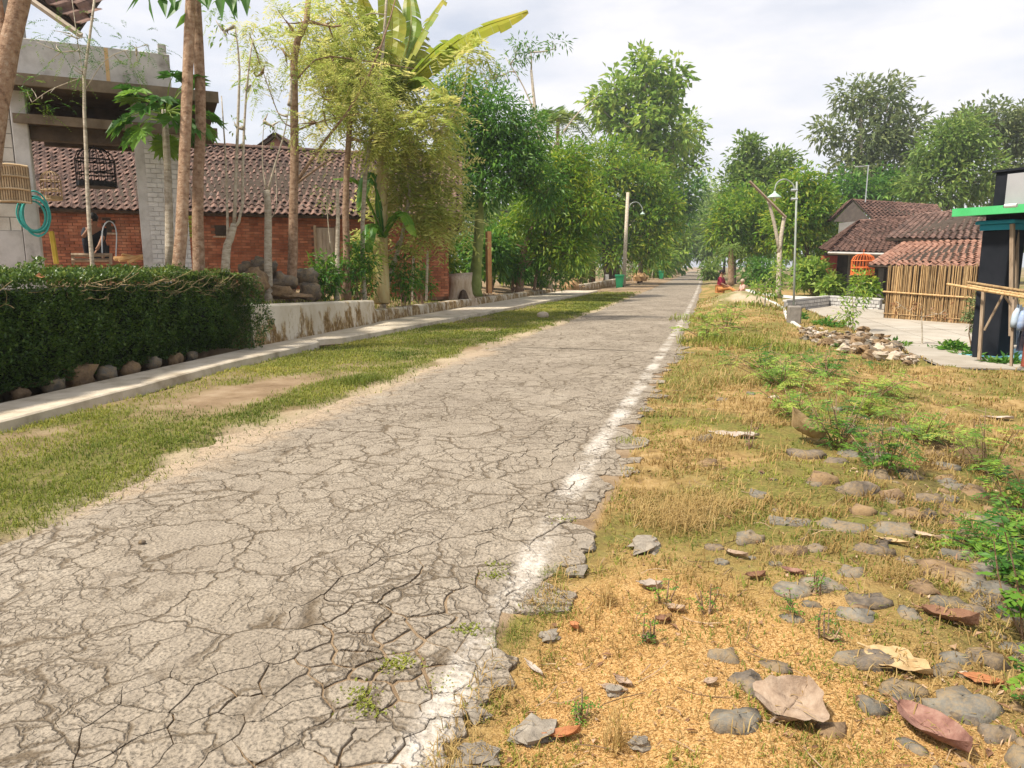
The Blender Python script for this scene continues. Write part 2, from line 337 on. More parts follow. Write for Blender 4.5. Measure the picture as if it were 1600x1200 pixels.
# ------------------------------------------------------------------ the cracked road
def asphalt():
    t = NT('worn_asphalt'); x, y, z = t.xyz()
    big, mid, fine = t.noise(.7, 4, .6), t.noise(6, 5, .6), t.noise(75, 4, .75)
    pits = t.voro(55, 'F1', t.scaled(t.pos, (1, .75, 1)))
    c = t.ramp(t.math('ADD', t.math('MULTIPLY', big, .45), t.math('MULTIPLY', mid, .55)), [(.34, (.22, .182, .136)), (.5, (.3, .252, .192)), (.66, (.37, .318, .248))])
    c = t.mix(t.math('MULTIPLY', t.rnd(), .22), c, (.33, .285, .23))
    sp = t.ramp(fine, [(.36, .38), (.48, .95), (.66, 1.25)]); c = t.mix(1., c, sp, 'MULTIPLY')
    pt = t.ramp(pits, [(.05, .45), (.2, 1.)]); pm_ = t.ramp(t.noise(3.1, 4, .6), [(.4, 0.), (.6, 1.)])
    c = t.mix(pm_, c, t.mix(1., c, pt, 'MULTIPLY'))
    # hairline cracks with soil in them
    wob = t.n('ShaderNodeTexNoise'); wob.inputs['Scale'].default_value = 3.5; wob.inputs['Detail'].default_value = 5; t.l(t.pos, wob.inputs['Vector'])
    vv = t.n('ShaderNodeVectorMath', operation='MULTIPLY_ADD'); t.l(wob.outputs['Color'], vv.inputs[0]); vv.inputs[1].default_value = (.28, .28, 0); t.l(t.pos, vv.inputs[2])
    wob2 = t.n('ShaderNodeTexNoise'); wob2.inputs['Scale'].default_value = 17; wob2.inputs['Detail'].default_value = 4; t.l(t.pos, wob2.inputs['Vector'])
    v3 = t.n('ShaderNodeVectorMath', operation='MULTIPLY_ADD'); t.l(wob2.outputs['Color'], v3.inputs[0]); v3.inputs[1].default_value = (.085, .085, 0); t.l(vv.outputs[0], v3.inputs[2]); vq = v3.outputs[0]
    d, d2, d3 = t.voro(2.3, 'DISTANCE_TO_EDGE', vq), t.voro(5.5, 'DISTANCE_TO_EDGE', vq), t.voro(12, 'DISTANCE_TO_EDGE', vq)
    ck = t.math('MULTIPLY', t.ramp(d, [(.004, 1.), (.026, 0.)]), t.ramp(t.noise(2.1, 4), [(.36, .1), (.5, 1.)]))
    ck = t.math('MAXIMUM', ck, t.math('MULTIPLY', t.ramp(d2, [(.005, .95), (.04, 0.)]), t.ramp(t.noise(1.3, 4, .6), [(.4, 0.), (.55, 1.)])))
    ck = t.math('MAXIMUM', ck, t.math('MULTIPLY', t.ramp(d3, [(.005, .75), (.06, 0.)]), t.ramp(t.noise(.9, 5, .65), [(.47, 0.), (.58, 1.)])))
    c = t.mix(t.ramp(t.noise(2.6, 5, .65, t.scaled(t.pos, (1.6, .35, 1))), [(.35, .45), (.6, 0.)]), c, (.24, .2, .155))
    c = t.mix(t.math('MULTIPLY', ck, .74), c, (.085, .058, .031))
    # sand washed over the left edge
    lx = t.math('MULTIPLY_ADD', big, .9, t.math('MULTIPLY', mid, .5)); sand = t.math('SUBTRACT', t.math('MULTIPLY_ADD', x, -1., -3.6), t.math('MULTIPLY_ADD', lx, 1.2, -.95))
    sm = t.ramp(sand, [(.0, 0.), (.3, .85)]); c = t.mix(sm, c, t.ramp(fine, [(.3, (.34, .25, .165)), (.7, (.46, .36, .25))]))
    # worn white line
    ex = t.math('EXPONENT', t.math('DIVIDE', t.math('MAXIMUM', t.math('SUBTRACT', y, 6.), 0.), -18.))
    lxx = t.math('SUBTRACT', t.math('MULTIPLY_ADD', ex, -.5, .5), .8)
    dx = t.math('ABSOLUTE', t.math('ADD', t.math('SUBTRACT', x, lxx), t.math('MULTIPLY_ADD', t.noise(5, 4), .1, -.05)))
    band = t.ramp(dx, [(.045, 1.), (.1, 0.)])
    wear = t.ramp(t.math('ADD', t.math('MULTIPLY', t.noise(1.7, 3), .6), t.math('MULTIPLY', t.noise(24, 5, .7), .45)), [(.46, 0.), (.62, 1.)])
    c = t.mix(t.math('MULTIPLY', t.math('MULTIPLY', band, wear), .78), c, (.6, .55, .48))
    hh = t.math('SUBTRACT', t.math('ADD', fine, t.math('MULTIPLY', pits, 1.2)), t.math('MULTIPLY', ck, 2.5))
    return t.finish(c, .92, t.bump(hh, .65, .012), .15)
ASPH = asphalt()
YP = 13.                                    # slabs are separate pieces up to here
yy = np.r_[np.linspace(YP-.25, 40, 60), np.linspace(42, 190, 40)]
fb = MB(); L_, R_ = ledge(yy), redge(yy)+(fbm(np.c_[yy*1.5, yy*0], 77)-.5)*.25
cols = np.linspace(0, 1, 7); zc = .0+.025*(1-(2*cols-1)**2)
v = np.stack([L_[:, None]*(1-cols)+R_[:, None]*cols, np.repeat(yy[:, None], 7, 1), np.repeat(zc[None], len(yy), 0)-.004+np.maximum(yy-90, 0)[:, None]*.0022], -1).reshape(-1, 3)
i = (np.arange(len(yy)-1)[:, None]*7+np.arange(6)[None]).ravel()
fb.add(v, np.stack([i, i+1, i+8, i+7], -1), .5)
road = struct(fb.build('road', ASPH, None, True))
# slabs: a Voronoi break-up, fine and loose at the right edge, coarse and tight on the left
def cellr(x, y): return .036+.09*noise(np.c_[x*1.3+9, y*1.3], 63)**2+.14*sst(-1.5, -3.4, x+.5*(noise(np.c_[x*.8, y*.6], 61)-.5))*(.75+.25*sst(2, 6, y))+.02*np.maximum(0, y-4)/3+.03*noise(np.c_[x*2, y*2], 62)
pts = np.empty((0, 2)); rr_ = np.empty(0); cand = np.c_[R.uniform(-4.6, .3, 18000), .8+(R.random(18000)**1.35)*(YP-.5)]
cand = cand[(cand[:, 0] > ledge(cand[:, 1])-.5) & (cand[:, 0] < redge(cand[:, 1])+.4)]
keep = []; grid = {}
for x, y, rad in np.c_[cand, cellr(cand[:, 0], cand[:, 1])].tolist():
    gx, gy = int(x/.4+50), int(y/.4); ok = True
    for a in (-1, 0, 1):
        for b in (-1, 0, 1):
            for q in grid.get((gx+a, gy+b), ()):
                if (q[0]-x)**2+(q[1]-y)**2 < (rad+q[2])**2*.9: ok = False; break
            if not ok: break
        if not ok: break
    if ok: grid.setdefault((gx, gy), []).append((x, y, rad)); keep.append((x, y, rad))
S = np.array(keep)
def clip(poly, m, d):
    out = []; k = len(poly)
    for a in range(k):
        p, q = poly[a], poly[(a+1) % k]; da, db = (p-m)@d, (q-m)@d
        if da <= 0: out.append(p)
        if da*db < 0: out.append(p+(q-p)*(da/(da-db)))
    return out
def gapw(p):
    loose = sst(-2.3, -.9, p[:, 0]); n = fbm(p*1.7, 81); near = sst(9, 3, p[:, 1])
    return np.clip((n-.49+.06*loose)*5, .04, 1)*(.003+.007*loose*near+.01*np.exp(-((p[:, 0]+1.1)**2/.2+(p[:, 1]-2.2)**2/.8)))
plates = []; polys = []
for a in range(len(S)):
    c = S[a, :2]; d2 = ((S[:, :2]-c)**2).sum(1); o = np.argsort(d2)[1:22]
    poly = [c+np.array(q)*.6 for q in ((-1, -1), (1, -1), (1, 1), (-1, 1))]
    for b in o:
        if len(poly) < 3: break
        dv = S[b, :2]-c; poly = clip(poly, c+dv/2, dv)
    if len(poly) < 3: continue
    poly = np.array(poly); out = []
    for q in range(len(poly)):
        p0, p1 = poly[q], poly[(q+1) % len(poly)]; k = max(1, int(np.linalg.norm(p1-p0)/.035)); out += [p0+(p1-p0)*j/k for j in range(k)]
    polys.append(np.array(out))
ALL = np.concatenate(polys); ALL = ALL+np.c_[fbm(ALL*7, 71)-.5, fbm(ALL*7, 72)-.5]*.11+np.c_[noise(ALL*26, 74)-.5, noise(ALL*26, 75)-.5]*.022
GAP = gapw(ALL); k0 = 0; cen = []
for q in polys: cen.append(ALL[k0:k0+len(q)].mean(0)); k0 += len(q)
RAG = (fbm(np.array(cen)*3, 73)-.5)*.3; k0 = 0
for q, cc, rag in zip(polys, cen, RAG):
    out, gp = ALL[k0:k0+len(q)], GAP[k0:k0+len(q)]; k0 += len(q)
    dv = cc-out; ln = np.linalg.norm(dv, axis=1, keepdims=True)+1e-6
    if ln.mean() < .03 or cc[0]-redge(cc[1])+rag > .02 or cc[0] < ledge(cc[1])-.2: continue
    plates.append((cc, out+dv/ln*(gp[:, None]/2), ln.mean()))
def plate_geo(mb, cc, out):
    n = len(out); loose = sst(-1.7, -.75, cc[0])*sst(8, 3, cc[1]); z0 = (R.random()-.5)*.006*loose+.012*(1-((cc[0]+2.2)/1.7)**2)
    til = R.normal(0, .014, 2)*loose; zt = z0+(out-cc)@til; dv = cc-out; ins = out+dv/np.linalg.norm(dv, axis=1, keepdims=True)*(.001+.003*loose)
    v = np.vstack([np.c_[out, np.full(n, -.04)], np.c_[out, zt-.001-.003*loose], np.c_[ins, zt]])
    j = np.arange(n); k = (j+1) % n
    mb.add(v, [np.stack([j, k, k+n, j+n], -1), np.stack([j+n, k+n, k+2*n, j+2*n], -1), (j+2*n)[None]], R.random())
plates.sort(key=lambda p: -p[2]/dep(np.array([p[0][0], p[0][1], 0])))
rest = MB()
for k, (cc, out, _) in enumerate(plates):
    if k < 290:
        m = MB(); plate_geo(m, cc, out); m.build('asphalt_piece', ASPH, road)
    else: plate_geo(rest, cc, out)
stuff(rest.build('asphalt_pieces', ASPH, road))

# ------------------------------------------------------------------ concrete footway, walls
CONC = pm('pale_concrete', [(.27, .22, .155), (.46, .395, .3), (.55, .485, .39)], 3.2, .9, .4, 60, .06)
ky = np.r_[np.arange(1, 20, .25), np.arange(20, 41, .7)]
kb_ = MB(); n = len(ky)
fr = kfront(ky)+(fbm(np.c_[ky*2.2, ky*0], 91)-.5)*.05; bk = kback(ky)
bite = np.exp(-((ky-12.1)/.28)**2)*.35
jag = (fbm(np.c_[ky*5, ky*0], 92)-.5)*.06
prof = [np.c_[fr-.16-bite, ky, -.05+0*ky], np.c_[fr-bite+jag*.4, ky, -.0+np.abs(jag)], np.c_[fr-bite, ky, .115+0*ky], np.c_[fr-bite-.02, ky, .13+0*ky], np.c_[bk, ky, .135+0*ky], np.c_[bk, ky, -.1+0*ky]]
v = np.stack(prof, 1).reshape(-1, 3); i = (np.arange(n-1)[:, None]*6+np.arange(5)[None]).ravel()
kb_.add(v, [np.stack([i, i+1, i+7, i+6], -1), np.arange(6)[None], (np.arange(6)+(n-1)*6)[::-1][None]], .5)
struct(kb_.build('footway', CONC))

def stained():
    t = NT('lichened_plaster'); x, y, z = t.xyz(); v = t.scaled(t.pos, (1, 1, .45))
    n = t.noise(3.2, 7, .65, v); f = t.noise(14, 5, .7, v)
    c = t.ramp(t.noise(1.5, 5), [(.3, (.44, .38, .28)), (.7, (.62, .57, .47))])
    zz = t.math('MULTIPLY_ADD', z, -.28, .12)
    m = t.ramp(t.math('ADD', t.math('ADD', n, t.math('MULTIPLY_ADD', f, .35, -.17)), zz), [(.47, 0.), (.56, 1.)])
    c = t.mix(m, c, t.ramp(f, [(.3, (.07, .05, .02)), (.5, (.2, .12, .045)), (.62, (.42, .34, .2)), (.75, (.5, .44, .3))]))
    return t.finish(c, .92, t.bump(t.math('ADD', n, f), .5, .015), .15)
STAIN = stained()
def wall_run(name, a, b, za, zb, th, mat, label, n=18, z0=-.12, bat=.03):
    a, b = np.array(a), np.array(b); u = (b-a)/np.linalg.norm(b-a); w = np.array([-u[1], u[0]]); m = MB(); rows = []
    if w[0] > 0: w = -w                                    # thickness away from the road
    for k in range(n+1):
        f = k/n; p = a+(b-a)*f; zt = za+(zb-za)*f; q = (fbm([[f*9+za*5, 0.]], 95)[0]-.5)*.03
        rows.append([[*(p-w*bat), z0], [*(p+w*(q)), zt*.5], [*(p+w*(.02+q*.6)), zt-.03], [*(p+w*.05), zt], [*(p+w*th), zt+.005], [*(p+w*th), z0]])
    v = np.array(rows).reshape(-1, 3); i = (np.arange(n)[:, None]*6+np.arange(5)[None]).ravel()
    m.add(v, [np.stack([i, i+1, i+7, i+6], -1), np.arange(6)[None], (np.arange(6)+n*6)[::-1][None]], .5)
    return tag(m.build(name, mat), label, 'wall')
wall_run('retaining_wall', (-7.42, 10.6), (-7.7, 15.95), .84, .68, .32, STAIN, 'thick cream plastered retaining wall with brown lichen streaks beside the hedge')
wall_run('low_wall', (-7.82, 16.0), (-7.8, 37.5), .42, .3, .25, STAIN, 'long low concrete garden wall in front of the tree stump', 40)
# ------------------------------------------------------------------ roofs, bricks, blocks
def tile_mesh(name, w=.24, h=.3, seg=6, amp=.035):
    """curved clay tile: local x across, y up the slope, z off the roof"""
    m = MB(); x = np.linspace(0, w*1.04, seg+1); z = amp*np.cos(x/w*2*np.pi)*.9+.01
    lo = np.c_[x, np.zeros(seg+1), z+.035]; hi = np.c_[x, np.full(seg+1, h*1.15), z+.004]; lip = np.c_[x, np.zeros(seg+1)+.004, z+.008]
    v = np.vstack([lo, hi, lip]); j = np.arange(seg); n = seg+1
    m.add(v, [np.stack([j, j+1, j+1+n, j+n], -1), np.stack([j+2*n, j+1+2*n, j+1, j], -1)], 0.)
    return m.mesh(name, False)
TILE = {}
def tile_roof(parent, eL, eR, rR, rL, mat, w=.24, h=.3, most=280, deckmat=None, amp=.035):
    """tiles on the quad eave-left, eave-right, ridge-right, ridge-left"""
    eL, eR, rR, rL = [np.asarray(q, float) for q in (eL, eR, rR, rL)]
    Lu = max(np.linalg.norm(eR-eL), np.linalg.norm(rR-rL)); Lv = np.linalg.norm((rL+rR)/2-(eL+eR)/2)
    rows = max(1, int(round(Lv/h)))
    key = (w, h, amp)
    if key not in TILE: TILE[key] = tile_mesh('roof_tile', w, h, 6, amp)
    tm = TILE[key]; tv = np.array([q.co[:] for q in tm.vertices]); tf = [np.array([p.vertices[:] for p in tm.polygons])]
    nn = nrm(np.cross(eR-eL, (rL+rR)/2-(eL+eR)/2))
    if nn[2] < 0: nn = -nn
    todo = []
    for k in range(rows):
        a, b = eL+(rL-eL)*k/rows, eR+(rR-eR)*k/rows; wid = np.linalg.norm(b-a); nc = max(1, int(round(wid/w))); u = (b-a)/wid
        vv = nrm(np.cross(nn, u)); 
        if vv@((rL+rR)/2-(eL+eR)/2) < 0: vv = -vv
        for c in range(nc):
            p = a+(b-a)*c/nc+nn*R.normal(0, .005)+vv*R.normal(0, .012); tilt = R.normal(0, .035)
            u2 = nrm(u+vv*tilt); v2 = np.cross(nn, u2)
            if v2@vv < 0: v2 = -v2
            todo.append((p, u2*(wid/nc)/w, v2, nn))
    todo.sort(key=lambda q: dep(q[0])); m = MB()
    for k, (p, u2, v2, n2) in enumerate(todo):
        if k < most:
            o = bpy.data.objects.new('roof_tile', tm); COL.objects.link(o)
            if not tm.materials: tm.materials.append(mat)
            o.material_slots[0].link = 'OBJECT'; o.material_slots[0].material = mat
            M = Matrix(((u2[0], v2[0], n2[0], p[0]), (u2[1], v2[1], n2[1], p[1]), (u2[2], v2[2], n2[2], p[2]), (0, 0, 0, 1)))
            o.parent = parent; o.matrix_parent_inverse = Matrix.Translation(-world_loc(parent)); o.matrix_basis = M
        else: m.add(tv@np.array([u2, v2, n2])+p, tf, R.random())
    if m.n: stuff(m.build('roof_tiles', mat, parent))
    d = MB(); q = np.array([eL, eR, rR, rL]); d.add(np.vstack([q-nn*.02, q-nn*.1]), np.array([[0, 1, 2, 3], [7, 6, 5, 4], [0, 4, 5, 1], [1, 5, 6, 2], [2, 6, 7, 3], [3, 7, 4, 0]]), .5)
    d.build('roof_deck', deckmat or DARKWOOD, parent)
def ridge(parent, a, b, mat, r=.1, step=.42):
    a, b = np.asarray(a, float), np.asarray(b, float); n = max(1, int(np.linalg.norm(b-a)/step)); u = (b-a)/n
    for k in range(n):
        m = MB(); p = a+u*k; q = np.linspace(0, np.pi, 6); s = nrm(np.cross(u, [0, 0, 1.])); lo = np.array([p+s*math.cos(x)*r*1.3+np.array([0, 0, math.sin(x)*r-.03]) for x in q]); hi = lo+u*1.06+np.array([0, 0, -.02])
        lo = lo+np.array([0, 0, R.normal(0, .008)]); j = np.arange(5); m.add(np.vstack([lo, hi]), [np.stack([j, j+1, j+7, j+6], -1), np.arange(6)[None]], R.random())
        m.build('ridge_tile', mat, parent)
def masonry(parent, name, a, b, z0, z1, out, mat, bw=.24, bh=.085, joint=.014, proud=.03, holes=(), most=280, bevel=0):
    """courses of bricks on the face a-b (plan points) between heights z0 and z1; out = unit outward normal"""
    a, b, out = np.array(a, float), np.array(b, float), np.array(out, float); Ln = np.linalg.norm(b-a); u = (b-a)/Ln
    todo = []; k = 0; z = z0
    while z+bh <= z1+1e-6:
        x = -(bw/2 if k % 2 else 0)
        while x < Ln:
            x0, x1 = max(x, 0), min(x+bw-joint, Ln); x += bw
            if x1-x0 < .04: continue
            zc = z+bh/2
            if any(h[0] < (x0+x1)/2 < h[1] and h[2] < zc < h[3] for h in holes): continue
            todo.append((x0, x1, zc))
        z += bh; k += 1
    def geo(m, q):
        x0, x1, zc = q; d = proud*(.7+.6*R.random()); c = a+u*(x0+x1)/2+out*(d/2-.004)
        box(m, [c[0], c[1], zc], (x1-x0, d, bh-joint), np.array([[u[0], u[1], 0], [out[0], out[1], 0], [0, 0, 1.]]), R.random())
    todo.sort(key=lambda q: dep(np.array([*(a+u*q[0]), q[2]]))); m = MB()
    for k, q in enumerate(todo):
        if k < most: mm = MB(); geo(mm, q); mm.build(name, mat, parent)
        else: geo(m, q)
    if m.n: stuff(m.build(name+'s', mat, parent))
def slab(mb, a, b, z0, z1, th, out, r=None):
    """upright panel between plan points a and b; outer face on the line, thickness behind"""
    a, b, out = np.array(a, float), np.array(b, float), np.array(out, float); u = nrm(b-a); c = (a+b)/2-out*th/2
    box(mb, [c[0], c[1], (z0+z1)/2], (np.linalg.norm(b-a), th, z1-z0), np.array([[u[0], u[1], 0], [out[0], out[1], 0], [0, 0, 1.]]), r)
def facing(a, b):
    u = nrm(np.array(b[:2])-np.array(a[:2])); o = np.array([u[1], -u[0]])
    return o if o@(-(np.array(a[:2])+np.array(b[:2]))/2) > 0 else -o
DARKWOOD = pm('dark_wood', [(.03, .022, .015), (.07, .05, .035)], 6, .9, .3, 30, .2)
TILE_OLD = pm('old_clay_tile', [(.05, .036, .03), (.105, .066, .052), (.19, .115, .088), (.085, .072, .062)], 3.2, .9, .5, 50, .4)
TILE_MID = pm('brown_clay_tile', [(.055, .03, .023), (.11, .06, .044), (.18, .11, .085)], 3.5, .9, .4, 50, .4)
TILE_NEW = pm('new_clay_tile', [(.2, .095, .06), (.3, .16, .11), (.38, .23, .165)], 4, .85, .3, 50, .25)
BRICK = pm('red_brick', [(.22, .075, .04), (.34, .125, .065), (.42, .2, .115)], 2.5, .92, .5, 60, .28)
MORTAR = pm('dark_mortar', [(.15, .075, .045), (.26, .15, .095)], 7, .95, .5, 40, .05)
PLASTER = pm('grey_plaster', [(.24, .22, .2), (.44, .42, .39), (.54, .52, .49), (.6, .58, .55)], 2.6, .92, .35, 30, .06)
BLOCK = pm('pale_block', [(.42, .38, .32), (.56, .52, .45), (.64, .6, .53)], 3, .95, .4, 50, .1)
WOOD = pm('weathered_wood', [(.2, .14, .09), (.34, .25, .17), (.42, .33, .24)], 5, .85, .4, 30, .2, stretch=(4, 4, .6))
BEAM = pm('brown_beam', [(.05, .036, .025), (.11, .08, .055)], 3, .85, .3, 30, .15)

# ------------------------------------------------------------------ brick house at the back of the garden
eL, eR = at(40, 324, 19.4), at(722, 343, 23.2); rL_, rR_ = at(40, 212, 22.8), at(722, 250, 26.4)
fa, fb_ = at(52, 416, 19.9), at(700, 416, 23.6); zf = 1.0; oh = facing(fa, fb_)
house = thing('brick_house', 'long low red brick house with old brown clay tile roof behind the thin trees', 'house', (*(fa[:2]+fb_[:2])/2, zf))
zt = float(min(eL[2], eR[2]))+.12
Ln = float(np.linalg.norm(fb_[:2]-fa[:2])); u_ = nrm(fb_[:2]-fa[:2])
def along(px, py, d=21.5): return float((at(px, py, d)[:2]-fa[:2])@u_)
m = MB(); slab(m, fa[:2], fb_[:2], zf-.6, zt, .2, oh); m.build('wall', MORTAR, house)
# end wall and back wall
bk_ = fb_[:2]-oh*6; bl_ = fa[:2]-oh*6; m = MB(); slab(m, bk_, bl_, zf-.6, zt, .2, -oh); m.build('wall', MORTAR, house)
m = MB(); slab(m, fb_[:2], bk_, zf-.6, zt, .2, u_); m.build('end_wall', MORTAR, house); m = MB(); slab(m, bl_, fa[:2], zf-.6, zt, .2, -u_); m.build('end_wall', MORTAR, house)
dX = along(495, 380), along(530, 380); v1 = along(175, 340), along(192, 340); v2_ = along(336, 350), along(360, 350)
hol = [(dX[0], dX[1], zf-1, 2.75), (v1[0], v1[1], 2.45, 2.85), (v2_[0], v2_[1], 2.4, 2.7)]
masonry(house, 'brick', fa[:2], fb_[:2], zf-.5, zt-.1, oh, BRICK, holes=hol)
masonry(house, 'brick', fb_[:2], bk_, zf-.5, zt-.1, u_, BRICK, most=0)
# door, vents
def onwall(x, z, d=0.): p = fa[:2]+u_*x+oh*d; return np.array([p[0], p[1], z])
AXW = np.array([[u_[0], u_[1], 0], [oh[0], oh[1], 0], [0, 0, 1.]])
m = MB(); box(m, onwall((dX[0]+dX[1])/2, (zf+2.68)/2, .02), (dX[1]-dX[0]-.1, .03, 2.68-zf), AXW); door = m.build('door', pm('pale_door', [(.38, .3, .24), (.5, .42, .34)], 4, .8, .3, 40, .1), house)
for k in range(4):
    m = MB(); box(m, onwall(dX[0]+.1+(dX[1]-dX[0]-.2)*(k+.5)/4, (zf+2.68)/2, .045), ((dX[1]-dX[0]-.2)/4-.025, .02, 2.6-zf), AXW); m.build('plank', _mats['pale_door'], door)
for x in dX: m = MB(); box(m, onwall(x, (zf+2.75)/2, .035), (.08, .09, 2.75-zf), AXW); m.build('door_frame', WOOD, house)
for w0, w1, z0, z1 in ((v1[0], v1[1], 2.45, 2.85), (v2_[0], v2_[1], 2.4, 2.7)):
    m = MB(); box(m, onwall((w0+w1)/2, (z0+z1)/2, .012), (w1-w0, .02, z1-z0), AXW); m.build('vent', DARKWOOD, house)
    m = MB(); box(m, onwall((w0+w1)/2, z0-.03, .03), (w1-w0+.1, .07, .05), AXW); m.build('sill', WOOD, house)
roof = MB(); q = onwall(Ln/2, zt-.04, .12); box(roof, q, (Ln+.3, .1, .12), AXW); rf = roof.build('eave_beam', DARKWOOD, house)
tile_roof(house, eL, eR, rR_, rL_, TILE_OLD, .21, .25)
bL, bR = at(40, 324, 26.6), at(722, 343, 30); bL[2], bR[2] = eL[2], eR[2]
d = MB(); q = np.array([rL_, rR_, bR, bL]); d.add(np.vstack([q, q-[0, 0, .1]]), np.array([[0, 1, 2, 3], [7, 6, 5, 4], [0, 4, 5, 1], [1, 5, 6, 2], [2, 6, 7, 3], [3, 7, 4, 0]])); d.build('rear_roof_slope', TILE_OLD, house)
ridge(house, rL_+[0, 0, .06], rR_+[0, 0, .06], TILE_OLD)
# gable of a farther house peeking over the ridge
pk = at(432, 209, 29); gl, gr = at(402, 233, 29), at(460, 236, 29); back = np.array([-_sy, _cy, 0])*4
far = thing('far_roof', 'small clay tiled gable peeking over the ridge of the brick house', 'roof', (pk[0], pk[1], gl[2]-3))
m = MB(); m.add(np.vstack([[pk, gl, gr], np.array([pk, gl, gr])+back]), [np.array([[0, 1, 2]]), np.array([[5, 4, 3]])]); m.build('gable', TILE_NEW, far)
tile_roof(far, gl-back*.05, gl+back, pk+back, pk-back*.05, TILE_OLD, most=0); tile_roof(far, gr+back, gr-back*.05, pk-back*.05, pk+back, TILE_OLD, most=0)
m = MB(); box(m, [*( (gl+gr)/2+back/2)[:2], gl[2]-1.6], (1.3, 3.4, 3.1), np.array([[_cy, _sy, 0], [-_sy, _cy, 0], [0, 0, 1.]])); m.build('wall', PLASTER, far)

# ------------------------------------------------------------------ grey block building with the open porch
KB = 1.16
A, B = at(52, 416, 10.7*KB), at(268, 416, 11.5*KB); ob = facing(A, B); ub = nrm(B[:2]-A[:2]); fl = .95
porch = thing('porch_building', 'unfinished grey block building with open porch and projecting concrete canopy', 'building', (*A[:2], fl))
def pb(x, d, z): p = A[:2]+ub*x*KB+ob*d*KB; return np.array([p[0], p[1], 1.5+(z-1.5)*KB])
AXB = np.array([[ub[0], ub[1], 0], [ob[0], ob[1], 0], [0, 0, 1.]]); LB = float(np.linalg.norm(B[:2]-A[:2]))/KB
def pbox(name, x, d, z, size, mat, par=None, b=0.): 
    size = tuple(q*KB for q in size); m = MB(); (bbox(m, pb(x, d, z), size, AXB, b) if b else box(m, pb(x, d, z), size, AXB)); return m.build(name, mat, par or porch)
pbox('column', .02, -.1, 2.6, (.2, .22, 4.1), PLASTER, b=.012)
m = MB(); slab(m, pb(-3, -.03, 0)[:2], pb(-.09, -.03, 0)[:2], fl-.7, 6.3, .15, ob); m.build('block_wall', pm('block_mortar', [(.2, .19, .17), (.32, .3, .27)], 5, .95, .4, 40, .05), porch)
masonry(porch, 'block', pb(-3, -.03, 0)[:2], pb(-.1, -.03, 0)[:2], 2.1, 6.2, ob, BLOCK, bw=.46, bh=.23, joint=.014, proud=.016)
m = MB(); slab(m, pb(-3, .0, 0)[:2], pb(-.09, .0, 0)[:2], fl-.6, 2.1, .1, ob); m.build('plinth', PLASTER, porch)
# right pier: grey inner face, white tiled outer face
xr = LB-.06; pr = pbox('pier', xr, -.2, 2.3, (.68, .36, 3.4), PLASTER, b=.01)
PALE = pm('white_brick', [(.5, .48, .45), (.66, .64, .6)], 4, .9, .3, 50, .08)
masonry(porch, 'facing_brick', pb(xr-.2, -.02, 0)[:2], pb(xr+.36, -.02, 0)[:2], fl+.1, 3.9, ob, PALE, bw=.17, bh=.085, joint=.01, proud=.02)
masonry(porch, 'facing_brick', pb(xr+.34, -.38, 0)[:2], pb(xr+.34, -.01, 0)[:2], fl+.1, 3.9, ub, PALE, bw=.21, bh=.085, joint=.01, proud=.02)
# canopy: two projecting slabs and the beams behind
pbox('canopy_slab', 1.225, -2.0, 4.06, (2.96, 4.9, .1), BEAM, b=.01)
pbox('canopy_edge', 1.225, .46, 4.08, (2.99, .05, .16), pm('slab_edge', [(.12, .09, .06), (.27, .21, .15)], 3, .9, .3, 30, .1))
pbox('lower_slab', 1.33, -.35, 3.6, (2.7, .9, .08), BEAM, b=.01)
pbox('lower_slab_edge', 1.33, .12, 3.61, (2.73, .05, .13), _mats['slab_edge'])
for k, dd in enumerate((-.9, -1.9, -2.9, -3.9)): pbox('beam', 1.1, dd, 3.9, (2.5, .14, .22), BEAM)
pbox('lintel', 1.05, -.2, 3.47, (LB+.1, .2, .22), BEAM)
pbox('rear_column', -1.2, -4.3, 2.6, (.2, .2, 3.4), PLASTER); pbox('rear_column', 2.1, -4.3, 2.6, (.2, .2, 3.4), PLASTER)
pbox('parapet', 1.05, .05, 4.42, (2.05, .13, .6), PLASTER, b=.01); pbox('parapet', 1.98, -1.4, 4.5, (.12, 2.8, .78), PLASTER, b=.01)
rm = NT('rust'); RUST = pm('rust_streak', [(.5, .3, .12), (.62, .45, .25)], 6, .9, .1, 40, .1)
pbox('rust_streak', 1.22, .118, 4.42, (.05, .004, .58), RUST); pbox('floor', .4, -2.2, fl-.02, (3.4, 4.4, .08), PLASTER)
# upper eave at the top left
e0, e1 = at(-40, -75, 11.6), at(126, 42, 12.); e2, e3 = at(120, -40, 14.), at(-40, -190, 13.9)
up_ = np.array([e0, e1, e1+[-.2, .9, .95], e0+[-.2, .9, .95]])
tile_roof(porch, up_[0], up_[1], up_[2], up_[3], TILE_OLD, most=40)
m = MB(); tube(m, [e0-[0, 0, .14], e1-[0, 0, .14]], .05, 4); m.build('fascia', pm('fascia_wood', [(.4, .33, .25), (.55, .47, .38)], 5, .8, .2, 40, .1), porch)
m = MB(); slab(m, pb(-3, -.4, 0)[:2], pb(.15, -.4, 0)[:2], 4.7, 7.6, .15, ob); m.build('upper_wall', PLASTER, porch)

